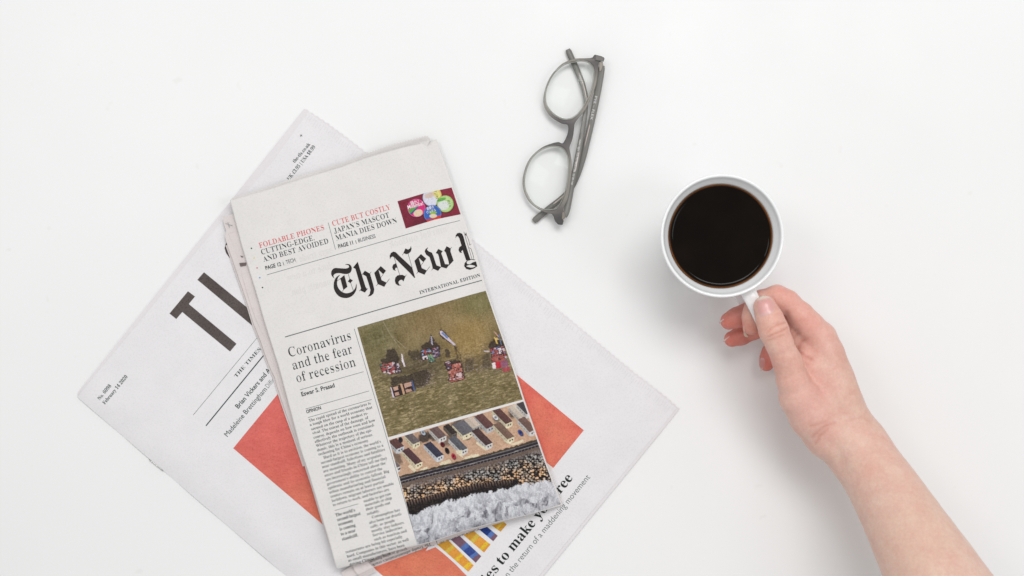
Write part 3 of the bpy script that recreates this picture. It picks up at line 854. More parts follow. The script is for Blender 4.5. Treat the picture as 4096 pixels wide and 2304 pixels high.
    for pg, c in (([(388, 962), (408, 964), (432, 1060), (415, 1066)], (214, 206, 222)), ([(400, 965), (490, 935), (520, 1035), (430, 1058)], (60, 48, 48)), ([(414, 968), (462, 950), (468, 985), (424, 1000)], (206, 168, 140)), ([(432, 1018), (470, 1008), (478, 1034), (440, 1046)], (196, 156, 130)),
                  ([(486, 932), (504, 928), (530, 1030), (514, 1036)], (204, 166, 124)), ([(504, 930), (592, 905), (618, 1000), (530, 1030)], (66, 52, 52)), ([(520, 930), (590, 912), (596, 950), (530, 972)], (200, 164, 138)), ([(534, 990), (590, 976), (600, 1000), (545, 1018)], (190, 152, 128)), ([(590, 900), (604, 898), (632, 996), (618, 1002)], (76, 100, 150)),
                  ([(866, 425), (885, 415), (1022, 552), (1005, 562), (870, 450)], (206, 200, 212)), ([(880, 440), (896, 430), (950, 480), (940, 498)], (110, 140, 190)), ([(495, 640), (503, 640), (535, 765), (525, 768), (500, 710)], (226, 222, 230)), ([(780, 470), (792, 470), (802, 560), (784, 545)], (170, 170, 190)),
                  ([(1388, 425), (1400, 425), (1445, 480), (1435, 485)], (206, 160, 140)), ([(1432, 450), (1442, 450), (1468, 560), (1455, 545)], (100, 130, 170)), ([(1392, 480), (1404, 480), (1430, 545), (1415, 545)], (226, 196, 90)), ([(1400, 500), (1420, 480), (1440, 500), (1410, 515)], (220, 190, 110)), ([(1285, 610), (1345, 612), (1350, 624), (1300, 620)], (206, 200, 210))):
        col = blend(col, inpoly(X, Y, pg) * 1.0, c)
    gr = (_h(px.astype(np.int64), py.astype(np.int64), 3) - .5) * 22
    lum = col.mean(1, keepdims=True); col = lum + (col - lum) * .84; col = col * np.array([1.03, .985, 1.0])
    return np.clip(col + ((n2 - .5) * 26 + gr)[:, None], 20, 245)

def shore_photo(px, py):
    X = (px - 1500) / 0.41408; Y = (py - 1600) / 0.41408
    n2 = fbm(X / 7, Y / 7, 92, 2)
    n1 = fbm(X / 120, Y / 120, 93, 3)
    col = np.stack([204 + 0 * X, 168 + 0 * X, 142 + 0 * X], -1) + ((fbm(X / 25, Y / 25, 94, 3) - .5) * 30)[:, None]
    road = lambda x: np.interp(x, [200, 480, 900, 1300, 1600], [762, 690, 588, 478, 385])
    yr = road(X)
    dk = (30, 27, 30)
    # houses: roof as a leaning quad, light end wall, long wall shade
    def house(x, y, L, Wd, roof, wall, side=None):
        # (x,y) upper left corner of the roof, long axis down-right, short axis up-right
        nonlocal col
        ax = np.array([.70, .71]) * L; bx = np.array([.83, -.38]) * Wd
        a = np.array([x, y], float); b = a + bx; c = b + ax; d = a + ax
        wl = np.array([-2, 42.])
        sh = [a + wl, d + wl + (10, 16), d + wl + (-50, 20), a + wl + (-40, 10)]
        col = blend(col, inpoly(X, Y, [d, c, c + wl, (c + d) / 2 + wl * 1.25, d + wl]) * 1.0, wall)
        col = blend(col, inpoly(X, Y, [a, d, d + wl, a + wl * .8]) * 1.0, side or tuple(v * .86 for v in wall))
        col = blend(col, inpoly(X, Y, [a, b, c, d]) * 1.0, roof)
        m = (a + b) / 2; n_ = (c + d) / 2
        col = blend(col, inpoly(X, Y, [a, m, n_, d]) * .35, tuple(v * .8 for v in roof))
        for k in (.28, .62):
            q = d + (c - d) * k + wl * .32
            col = blend(col, inpoly(X, Y, [q, q + (13, -6), q + (13, 10), q + (0, 16)]) * 1.0, (60, 66, 76))
        for k in range(4):
            q = a + ax * (.15 + .2 * k) + wl * .35
            col = blend(col, inpoly(X, Y, [q, q + (9, 9), q + (9, 19), q + (0, 10)]) * .7, (90, 90, 92))
    BRN = (104, 74, 72); GRY = (104, 102, 108); SLT = (66, 66, 84); BR2 = (124, 98, 90); CR = (232, 220, 188); WH = (220, 216, 212)
    # dark yards and clutter
    for (cx, cy, rx, ry, al) in ((470, 360, 60, 50, .8), (560, 350, 50, 40, .7), (690, 390, 50, 60, .5), (800, 250, 90, 60, .7), (1040, 250, 40, 30, .7), (1360, 120, 60, 50, .7), (1450, 120, 50, 60, .6), (1180, 190, 40, 40, .4), (220, 560, 30, 60, .5), (900, 370, 30, 20, .5)):
        col = blend(col, blob(X, Y, cx, cy, rx, ry, -30, .5, int(cx), 1.0) * al, (58, 52, 50))
    house(1290, 70, 150, 90, (222, 208, 192), (210, 200, 190)); house(1365, 40, 140, 130, (84, 80, 84), WH)
    house(1130, 100, 190, 80, BRN, CR); house(1375, 190, 170, 80, BR2, WH)
    house(960, 160, 170, 90, (110, 78, 76), (196, 196, 196)); house(860, 190, 120, 90, (214, 196, 182), (170, 166, 160))
    house(745, 240, 150, 130, (112, 110, 116), CR); house(660, 250, 120, 60, (64, 56, 54), (110, 100, 90))
    house(1140, 240, 200, 80, (130, 104, 92), CR)
    house(525, 285, 130, 90, (118, 96, 94), WH); house(930, 300, 200, 80, (88, 66, 66), WH)
    house(710, 375, 170, 80, (98, 100, 106), WH)
    house(285, 345, 120, 80, (116, 106, 108), CR)
    house(470, 430, 180, 80, SLT, (214, 216, 220)); house(130, 400, 110, 90, BRN, (206, 208, 212))
    house(258, 490, 190, 80, (92, 66, 70), CR)
    house(150, 590, 90, 40, (120, 110, 112), WH)
    # porches
    for pg in ([(850, 560), (930, 530), (1000, 520), (1005, 548), (880, 575)], [(1240, 390), (1330, 420), (1430, 380), (1435, 405), (1330, 440)], [(340, 620), (400, 680), (380, 700), (320, 640)], [(620, 610), (720, 570), (740, 600), (640, 640)], [(980, 400), (1080, 470), (1070, 490), (975, 420)], [(440, 670), (500, 640), (510, 662), (430, 695)], [(780, 490), (840, 480), (850, 560), (790, 520)]):
        col = blend(col, inpoly(X, Y, pg) * .85, (236, 226, 196))
    # cars
    def car(x, y, c, L=60, ang=65, wd=36):
        nonlocal col
        col = blend(col, blob(X, Y, x + 3, y + 4, L * .56, wd * .58, ang, .2, 1, 0) * .8, (40, 36, 38))
        col = blend(col, blob(X, Y, x, y, L * .5, wd * .5, ang, .2, 1, 0), c)
        col = blend(col, blob(X, Y, x, y - 2, L * .2, wd * .34, ang, .3, 1, 0) * .8, tuple(v * .5 for v in c))
    car(758, 543, (190, 60, 76)); car(695, 488, (44, 40, 46)); car(650, 428, (110, 40, 46), 50); car(1165, 170, (226, 226, 230), 66, 40); car(1405, 315, (70, 84, 150), 66, 55); car(245, 382, (50, 50, 60), 50, 80); car(465, 315, (190, 200, 210), 60, 50)
    # road and sea wall
    hed = ((Y > yr - 12 - 14 * fbm(X / 22, X * 0, 96, 2)) & (Y < yr + 4)) * 1.0
    col = blend(col, hed * .85, (58, 54, 44))
    col = blend(col, ((Y >= yr) & (Y < yr + 58)) * 1.0, (52, 47, 52))
    col = blend(col, ((Y >= yr + 2) & (Y < yr + 9)) * .7, (150, 144, 146))
    col = blend(col, ((Y >= yr + 34) & (Y < yr + 40)) * .85, (176, 170, 172))
    tick = (np.mod(X + 8, 33) < 5) & (Y > yr + 36) & (Y < yr + 58)
    col = blend(col, tick * .7, (150, 146, 148))
    # shingle and boulders
    below = Y >= yr + 58
    col = blend(col, below * 1.0, (92, 78, 72))
    d0 = Y - (yr + 58)
    # voronoi stones
    def vor(sz, seed):
        gx = np.floor(X / sz).astype(np.int64); gy = np.floor(Y / sz).astype(np.int64)
        b1 = np.full(X.shape, 9e9); b2 = b1.copy(); idv = np.zeros(X.shape)
        for i in (-1, 0, 1):
            for j in (-1, 0, 1):
                cx = (gx + i + .15 + .7 * _h(gx + i, gy + j, seed)) * sz; cy = (gy + j + .15 + .7 * _h(gx + i, gy + j, seed + 5)) * sz
                dd = np.hypot(X - cx, (Y - cy) * 1.1); idn = _h(gx + i, gy + j, seed + 9)
                nb_ = dd < b1
                b2 = np.where(nb_, b1, np.minimum(b2, dd)); idv = np.where(nb_, idn, idv); b1 = np.where(nb_, dd, b1)
        return b1, b2, idv
    b1, b2, idv = vor(22, 7)
    stone = np.clip((22 * (.40 + .22 * idv) * (.75 + .5 * fbm(X / 16, Y / 16, 97, 2)) - b1) / 3.5, 0, 1)
    dark = fbm(X / 60, Y / 60, 98, 3)
    warm = np.clip(fbm(X / 90, Y / 90, 99, 2) * 2.2 - .65 - (X - 900) / 1500 + (d0 - 120) / 260, 0, 1)[:, None]
    sc_ = (0.72 + .5 * idv)[:, None] * ((1 - warm) * np.array([160, 157, 154]) + warm * np.array([222, 176, 134]))
    big = np.clip((d0 - 30 + 80 * (n1 - .5)) / 60, 0, 1)
    scol = blend(np.tile(np.array([38., 34, 34]), (len(X), 1)), stone * np.clip(1.6 - dark * 1.3 + (idv - .4), 0, 1), (0, 0, 0))
    stc = np.array([36., 32, 33]) * (1 - stone[:, None]) + sc_ * stone[:, None]
    kill = (np.clip((dark - .56) * 6, 0, 1) * (idv < .45) * np.clip(d0 / 200, 0, 1))[:, None]
    stc = stc * (1 - kill) + np.array([38., 34, 35]) * kill
    pebble = np.array([120., 108, 104]) + ((fbm(X / 6, Y / 6, 101, 2) - .5) * 150)[:, None]
    stc = pebble * (1 - big[:, None]) + stc * big[:, None]
    col = np.where(below[:, None], stc, col)
    dirt = below & (d0 < 26 + 18 * n1)
    col = blend(col, dirt * .8, (112, 96, 86))
    # groyne posts then surf
    ys = np.interp(X, [300, 400, 560, 760, 900, 1100, 1300, 1450, 1650, 1800], [1090, 1100, 1020, 960, 920, 880, 850, 810, 770, 760]) + 60 * (fbm(X / 40, X * 0 + 3, 103, 3) - .5) + 40 * (fbm(X / 14, Y / 14, 104, 2) - .5)
    yp = np.interp(X, [300, 700, 1000, 1300], [1010, 900, 830, 790])
    band = (Y > yp - 26) & (Y < ys + 10) & (X < 1380)
    col = blend(col, band * .9, (34, 31, 33))
    post = (np.mod(X - (Y - yp) * .25, 27) < 12) & (Y > yp - 22 - 12 * _h((X // 27).astype(np.int64), np.zeros(len(X), np.int64), 4)) & (Y < yp + 38) & (X < 1330)
    fade = np.clip((yp + 40 - Y) / 55, 0, 1)
    col = blend(col, post * fade * .6, (168, 136, 116))
    surf = np.clip((Y - ys) / 10, 0, 1)
    w1 = fbm(X / 60 + 4 * n1, Y / 90 + 2 * n1, 105, 5); w2 = fbm(X / 10 + Y / 60, Y / 34, 106, 3)
    v = np.clip(.90 + .8 * (w1 - .5) + .8 * (w2 - .5) - np.clip((Y - ys - 120) / 900, 0, .25), 0, 1)
    rid = 1 - np.abs(2 * fbm(X / 34 + 1.6 * w1, Y / 50 + 1.2 * w1, 107, 4) - 1)
    v = np.clip(v * .88 + .2 * np.clip((rid - .70) * 4, 0, 1), 0, 1)
    wc = np.array([128., 128, 138]) * (1 - v[:, None]) + np.array([226., 227, 232]) * v[:, None]
    deep = (np.clip((.47 - w1) * 7, 0, 1) * np.clip((w2 - .35) * 4, 0, 1) * np.clip((Y - ys - 40) / 160, 0, 1))[:, None] * .75
    wc = wc * (1 - deep) + np.array([84., 82, 90]) * deep
    col = col * (1 - surf[:, None]) + wc * surf[:, None]
    gr = (_h(px.astype(np.int64), py.astype(np.int64), 8) - .5) * 20
    return np.clip(col + ((n2 - .5) * 22 + gr)[:, None], 20, 244)

def badge_photo(px, py):
    X = (px - 1550) / 0.1725; Y = (py - 700) / 0.1725
    n = fbm(X / 60, Y / 60, 111, 3)
    col = np.stack([134 + 0 * X, 52 + 0 * X, 68 + 0 * X], -1) + ((n - .5) * 14)[:, None]
    col = blend(col, blob(X, Y, 820, 1050, 330, 120, -20, .8, 4, .3) * .3, (84, 34, 48))
    col = blend(col, blob(X, Y, 1700, 500, 500, 500, 0, 1, 4, .1) * .35, (160, 60, 74))
    def disc(cx, cy, r, c, rim):
        nonlocal col
        col = blend(col, blob(X, Y, cx + 4, cy + 10, r + 14, r + 14, 0, .1, 1, 0) * .7, (60, 28, 40))
        col = blend(col, blob(X, Y, cx, cy, r + 4, r + 6, 0, .05, 1, 0), rim)
        col = blend(col, blob(X, Y, cx, cy, r - 12, r - 10, 0, .06, 1, 0), c)
    disc(1020, 520, 200, (222, 222, 236), (196, 200, 220)); col = blend(col, blob(X, Y, 1150, 420, 90, 150, -25, .2, 1, 0) * .9, (236, 226, 130)); col = blend(col, blob(X, Y, 980, 470, 130, 60, -18, .4, 1, 0) * .6, (214, 178, 150))
    disc(1340, 668, 190, (190, 220, 150), (160, 200, 110)); col = blend(col, blob(X, Y, 1300, 700, 130, 110, 0, .2, 1, 0), (226, 230, 226)); col = blend(col, blob(X, Y, 1250, 570, 110, 36, -18, .2, 1, 0), (110, 176, 84))
    disc(670, 765, 205, (216, 60, 128), (226, 110, 160)); col = blend(col, inpoly(X, Y, [(480, 800), (700, 730), (640, 850), (520, 905)]) * 1., (96, 172, 80)); col = blend(col, inpoly(X, Y, [(520, 900), (700, 730), (720, 740), (560, 910)]) * 1., (70, 84, 150)); col = blend(col, blob(X, Y, 710, 880, 110, 80, -20, .15, 1, 0), (232, 208, 178))
    disc(1045, 905, 200, (66, 108, 190), (110, 140, 210)); col = blend(col, blob(X, Y, 1055, 870, 90, 36, 0, .2, 1, 0), (150, 190, 90)); col = blend(col, blob(X, Y, 1060, 950, 90, 50, 0, .2, 1, 0), (236, 214, 184)); col = blend(col, inpoly(X, Y, [(890, 1030), (1060, 1010), (1230, 920), (1250, 1000), (930, 1090)]) * 1., (214, 72, 60))
    gr = (_h(px.astype(np.int64), py.astype(np.int64), 9) - .5) * 14
    return np.clip(col + gr[:, None], 20, 245)

def N_right_x(y): return np.interp(y, [p[1] for p in N_right], [p[0] for p in N_right])
def right_curve(p0, p1, n=12, inset=0.5):
    ys = np.linspace(p0[1], p1[1], n)
    return [(N_right_x(y) - inset, y) for y in ys]
rc = right_curve((0, 1163), (0, 1598))
g = coons([(1429, 1310), (1700, 1232), (1880, 1180), rc[0]], [(1553, 1749), (1850, 1664), rc[-1]], [(1429, 1310), (1553, 1749)], rc, 270, 220)
colour_patch('printed_photograph', g, sea_photo, z_front, 0.00013, fr, 'printed aerial photograph of fishing platforms on green water')
rc = right_curve((0, 1606), (0, 2017))
g = coons([(1557, 1760), (1850, 1676), rc[0]], [(1669, 2179), (1740, 2161), (1850, 2123), (1972, 2090), (2100, 2060), (2175, 2039), rc[-1]], [(1557, 1760), (1613, 1968), (1669, 2179)], rc, 290, 220)
colour_patch('printed_photograph', g, shore_photo, z_front, 0.00013, fr, 'printed aerial photograph of houses above a rocky shore')
rc = right_curve((0, 750), (0, 857), 8)
g = coons([(1590, 805), (1700, 772), rc[0]], [(1623, 914), (1740, 878), rc[-1]], [(1590, 805), (1623, 914)], rc, 150, 90)
colour_patch('printed_photograph', g, badge_photo, z_front, 0.00013, fr, 'small printed picture of round badges on dark red')
zb = conv(0.1725, 1550, 700)
P = Print(z_front, 0.00022)
P.text('Misamba!', zb(478, 790), zb(832, 690), 17, serif=False, offset=0.012)
P.text('踊れ！', zb(545, 700), zb(735, 640), 14, serif=False, offset=0.01)
P.text('美郷の', zb(918, 820), zb(1080, 765), 12, serif=False, offset=0.01)
P.text('ウリドル', zb(915, 905), zb(1130, 825), 11, serif=False, offset=0.01)
P.build('badge_lettering', M_white_ink, fr)
P = Print(z_front, 0.00022)
P.text('アンバサダー', zb(1075, 375), zb(1150, 610), 11, serif=False)
P.text('行くべ', zb(1380, 590), zb(1420, 750), 11, serif=False)
P.build('badge_lettering', M_ink, fr)

# ================================================================ EYEGLASSES
gl = thing('eyeglasses', 'folded grey translucent eyeglasses with round lenses lying face up on the white table', 'glasses')
def z_rim(px, py):
    """the front leans: lower rims near the table, brow side raised on the folded temples"""
    t = ((px - 2090) * 0.975 + (py - 560) * 0.222) / 300.0
    return 0.0050 + 0.0085 * np.clip(t, -0.1, 1.3)
def plastic(name, c0, c1, rough=0.35, attr=False):
    m, nt, b = newmat(name)
    n = noise_node(nt, 22, 3)
    r = ramp(nt, n.outputs['Fac'], [(0.35, c0), (0.65, c1)])
    if attr:
        at = nt.nodes.new('ShaderNodeAttribute'); at.attribute_name = 'print'
        class _o: pass
        rr = _o(); rr.outputs = [mul(nt, r.outputs[0], at.outputs['Color'])]; r = rr
    nt.links.new(r.outputs[0], b.inputs['Base Color'])
    b.inputs['Roughness'].default_value = rough
    b.inputs['Coat Weight'].default_value = 0.25
    b.inputs['Coat Roughness'].default_value = 0.2
    tr = nt.nodes.new('ShaderNodeBsdfTranslucent')
    nt.links.new(r.outputs[0], tr.inputs['Color'])
    mx = nt.nodes.new('ShaderNodeMixShader'); mx.inputs[0].default_value = 0.3
    out = nt.nodes['Material Output']
    tp = nt.nodes.new('ShaderNodeBsdfTransparent'); tp.inputs[0].default_value = (0.86, 0.84, 0.81, 1)
    m2 = nt.nodes.new('ShaderNodeMixShader'); m2.inputs[0].default_value = 0.2
    nt.links.new(b.outputs[0], mx.inputs[1]); nt.links.new(tr.outputs[0], mx.inputs[2]); nt.links.new(mx.outputs[0], m2.inputs[1]); nt.links.new(tp.outputs[0], m2.inputs[2]); nt.links.new(m2.outputs[0], out.inputs['Surface'])
    return m
M_frame = plastic('grey_acetate', (0.93, 0.93, 0.93), (1, 1, 1), 0.35, True)
M_temple = plastic('grey_acetate_temple', lin(138, 136, 132), lin(154, 152, 147))
kz = (CAM_H - 0.009) / F
def flat_curve(loops, extrude, bevel, smooth_n=4):
    cu = bpy.data.curves.new('tmp', 'CURVE'); cu.dimensions = '2D'; cu.fill_mode = 'BOTH'
    cu.extrude = extrude; cu.bevel_depth = bevel; cu.offset = -bevel - 0.00022; cu.bevel_resolution = 2
    for lp in loops:
        p = catmull(lp, smooth_n, True)
        s_ = cu.splines.new('POLY'); s_.points.add(len(p) - 1); s_.use_cyclic_u = True
        for q, (x, y) in zip(s_.points, p): q.co = (x * kz, -y * kz, 0, 1)
    o = bpy.data.objects.new('tmp', cu); C.objects.link(o)
    return o
upper_out = [(2417, 229), (2383, 218), (2374, 222), (2367, 230), (2343, 232), (2304, 233), (2271, 242), (2240, 260), (2210, 294), (2185, 340), (2173, 385), (2174, 420), (2185, 445), (2205, 470), (2243, 494), (2266, 499), (2272, 507), (2270, 531), (2262, 553)]
lower_out = [(2253, 569), (2246, 572), (2232, 567), (2199, 575), (2165, 590), (2128, 621), (2106, 655), (2092, 699), (2089, 736), (2097, 773), (2115, 807), (2143, 832), (2180, 851), (2205, 857), (2214, 868), (2218, 882), (2232, 897), (2248, 899), (2254, 886)]
right_side = [(2248, 868), (2256, 835), (2272, 795), (2281, 748), (2287, 699), (2288, 655), (2284, 618), (2279, 590), (2291, 556), (2297, 520), (2300, 494), (2320, 467), (2340, 443), (2359, 407), (2376, 368), (2388, 327), (2395, 282), (2397, 250), (2414, 246)]
up_in = [(2304, 245), (2332, 243), (2354, 249), (2370, 263), (2377, 282), (2377, 305), (2374, 327), (2362, 371), (2345, 409), (2323, 443), (2298, 467), (2271, 478), (2243, 474), (2213, 456), (2188, 426), (2180, 393), (2185, 354), (2202, 313), (2227, 280), (2260, 256)]
lo_in = [(2224, 584), (2249, 591), (2264, 609), (2274, 640), (2275, 680), (2271, 724), (2261, 767), (2249, 801), (2230, 829), (2208, 840), (2174, 839), (2137, 820), (2112, 786), (2098, 748), (2098, 705), (2109, 665), (2128, 630), (2159, 602), (2193, 587)]
def map_flat(o, zfn):
    me = o.data
    for v in me.vertices:
        px, py = v.co.x / kz, -v.co.y / kz
        z = float(zfn(px, py)) + v.co.z
        v.co = Vector(W(px, py, z).tolist())
    me.update()
o = flat_curve([upper_out + lower_out + right_side, up_in, lo_in], 0.0010, 0.0005, 3)
frm = curve_to_mesh_obj(o, 'frame_front', M_frame, gl, smooth=False)
fc = np.array([(v.co.x / kz, -v.co.y / kz) for v in frm.data.vertices])
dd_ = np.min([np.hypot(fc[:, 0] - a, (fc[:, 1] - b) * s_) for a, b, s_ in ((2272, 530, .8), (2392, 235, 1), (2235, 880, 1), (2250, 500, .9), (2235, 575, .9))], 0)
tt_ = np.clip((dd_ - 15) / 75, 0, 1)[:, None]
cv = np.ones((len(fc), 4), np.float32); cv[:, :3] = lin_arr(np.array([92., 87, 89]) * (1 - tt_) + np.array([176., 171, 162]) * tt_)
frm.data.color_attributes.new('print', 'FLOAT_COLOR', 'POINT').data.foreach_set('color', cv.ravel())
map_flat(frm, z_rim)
# pale bevel that holds each lens
M_groove = plastic('pale_acetate', lin(196, 191, 184), lin(216, 212, 206), 0.25)
def shrink(lp, d):
    p = np.array(lp, float); c = p.mean(0); r = np.linalg.norm(p - c, axis=1)[:, None]
    return [tuple(q) for q in c + (p - c) * (r - d) / r]
for lp in (up_in, lo_in):
    o = flat_curve([shrink(lp, -1.5), shrink(lp, 5.0)], 0.0008, 0.0003, 3)
    q = curve_to_mesh_obj(o, 'lens_groove', M_groove, frm, smooth=False); map_flat(q, lambda x, y: z_rim(x, y) - 0.0006)
# lenses: thin curved shells
def lens_mat():
    m = bpy.data.materials.new('lens_glass'); m.use_nodes = True; nt = m.node_tree
    for n in list(nt.nodes): nt.nodes.remove(n)
    out = nt.nodes.new('ShaderNodeOutputMaterial'); tr = nt.nodes.new('ShaderNodeBsdfTransparent'); gs = nt.nodes.new('ShaderNodeBsdfGlossy')
    fr_ = nt.nodes.new('ShaderNodeFresnel'); mx = nt.nodes.new('ShaderNodeMixShader')
    tr.inputs[0].default_value = (0.994, 0.997, 0.993, 1); gs.inputs['Roughness'].default_value = 0.03; gs.inputs[0].default_value = (0.8, 0.95, 0.9, 1)
    fr_.inputs[0].default_value = 1.14
    nt.links.new(fr_.outputs[0], mx.inputs[0]); nt.links.new(tr.outputs[0], mx.inputs[1]); nt.links.new(gs.outputs[0], mx.inputs[2]); nt.links.new(mx.outputs[0], out.inputs['Surface'])
    return m
M_lens = lens_mat()
for lp in (up_in, lo_in):
    p = catmull(shrink(lp, -1), 3, True); c = p.mean(0); n = len(p)
    V = []; f = []
    rings = [0, .2, .4, .6, .8, .92, 1.0]
    for k, r in enumerate(rings[1:]):
        q = c + (p - c) * r
        V.append(W(q[:, 0], q[:, 1], z_rim(q[:, 0], q[:, 1]) + 0.0022 * (1 - r * r) - 0.0004))
    V = np.concatenate([W(c[0], c[1], float(z_rim(c[0], c[1])) + 0.0018)[None], *V])
    f = [(0, 1 + i, 1 + (i + 1) % n) for i in range(n)]
    for k in range(len(rings) - 2):
        f += [(1 + k * n + i, 1 + (k + 1) * n + i, 1 + (k + 1) * n + (i + 1) % n, 1 + k * n + (i + 1) % n) for i in range(n)]
    lo_ = mesh_obj('lens', V, f, M_lens, gl, smooth=True)
    s_ = lo_.modifiers.new('thickness', 'SOLIDIFY'); s_.thickness = 0.0012
# temples: swept bars with rounded corners
def bar(name, pts, widths, zs, height, mat, parent, n=60):
    p = catmull(pts, 8); p = resample(p, n)
    t_ = np.gradient(p, axis=0); t_ /= np.hypot(*t_.T)[:, None]
    nr = np.stack([-t_[:, 1], t_[:, 0]], 1)
    wds = np.interp(np.linspace(0, 1, n), np.linspace(0, 1, len(widths)), widths) / 2
    zz_ = np.interp(np.linspace(0, 1, n), np.linspace(0, 1, len(zs)), zs)
    prof = [(-1, -.6), (-.8, -1), (.8, -1), (1, -.6), (1, .55), (.78, .95), (0.0, 1.06), (-.78, .95), (-1, .55)]
    V = []
    for i in range(n):
        for a, b in prof:
            k = 0.75 if i in (0, n - 1) else 1.0
            q = p[i] + nr[i] * a * wds[i] * k
            V.append(W(q[0], q[1], zz_[i] + b * height / 2 * k))
    m_ = len(prof); f = []
    for i in range(n - 1):
        for j in range(m_): f.append((i * m_ + j, i * m_ + (j + 1) % m_, (i + 1) * m_ + (j + 1) % m_, (i + 1) * m_ + j))
    f.append(tuple(range(m_))); f.append(tuple((n - 1) * m_ + j for j in reversed(range(m_))))
    o = mesh_obj(name, V, f, mat, parent); smooth_top(o, 50)
    return o, p, zz_
tA = [(2409, 262), (2400, 315), (2388, 380), (2376, 440), (2363, 500), (2349, 560), (2336, 615), (2323, 660), (2308, 705), (2286, 750), (2252, 788), (2208, 824), (2165, 859), (2134, 886)]
tB = [(2258, 868), (2268, 840), (2276, 800), (2286, 745), (2298, 690), (2308, 640), (2320, 580), (2330, 525), (2339, 470), (2344, 425), (2343, 390), (2335, 352), (2320, 308), (2300, 262), (2283, 225), (2271, 197)]
tempA, pA, zA = bar('temple', tA, [25, 28, 27, 26, 26, 25, 22, 21, 24, 26], [0.0105, 0.008, 0.006, 0.0045, 0.003, 0.0022, 0.0022], 0.0034, M_temple, gl)
tempB, pB, zB = bar('temple', tB, [24, 25, 24, 23, 22, 19, 18, 21, 24, 24], [0.0110, 0.0095, 0.0085, 0.0075, 0.0065, 0.0045, 0.0030, 0.0025], 0.0032, M_temple, gl)
M_core = simple('core_wire', lin(206, 188, 180), 0.3, 0.5)
for par, p, z_, i0, i1, off in ((tempA, pA, zA, 20, 55, -4), (tempB, pB, zB, 16, 56, 2)):
    q = p[i0:i1].copy()
    bar('core_wire', [(x + off, y) for x, y in q[::5]], [4, 4], [z_[i0] + .0014, z_[(i0 + i1) // 2] + .0014, z_[i1 - 1] + .0014], 0.0009, M_core, par, 40)
M_hinge = simple('hinge_metal', (0.18, 0.16, 0.135), 0.4, 0.5, 0, 0.4)
def block(name, pts, z0, z1, mat, parent):
    n = len(pts); a = np.array(pts, float)
    V = np.concatenate([W(a[:, 0], a[:, 1], z0 + 0 * a[:, 0]), W(a[:, 0], a[:, 1], z1 + 0 * a[:, 0])])
    f = [tuple(range(n))[::-1], tuple(range(n, 2 * n))] + [(i, (i + 1) % n, n + (i + 1) % n, n + i) for i in range(n)]
    o = mesh_obj(name, V, f, mat, parent)
    b_ = o.modifiers.new('edge', 'BEVEL'); b_.width = 0.0003; b_.segments = 2
    return o
block('hinge', [(2397, 246), (2411, 248), (2413, 262), (2405, 285), (2396, 286)], 0.008, 0.0125, M_hinge, gl)
block('hinge', [(2246, 880), (2262, 872), (2258, 848), (2248, 846)], 0.008, 0.0125, M_hinge, gl)
M_endp = plastic('dark_acetate', lin(116, 111, 110), lin(130, 125, 122))
block('end_piece', [(2384, 219), (2417, 230), (2415, 247), (2397, 243), (2380, 240)], 0.0080, 0.0142, M_endp, gl)
block('end_piece', [(2219, 884), (2232, 898), (2250, 900), (2255, 884), (2248, 868), (2228, 868)], 0.0070, 0.0122, M_endp, gl)
P = Print(lambda x, y: np.interp(y, pA[:, 1][:46], zA[:46]) + 0.00205, 0.0)
P.text('PYE ~ FLEX', (2380, 384), (2361, 478), 11, serif=False)
P.build('temple_lettering', M_white_ink, tempA)
P = Print(lambda x, y: np.interp(y, pB[::-1, 1], zB[::-1]) + 0.0019, 0.0)
P.text('super light  CE PO-4005 C06  50 20-140', (2319, 558), (2283, 738), 9, serif=False)
P.build('temple_lettering', M_white_ink, tempB)

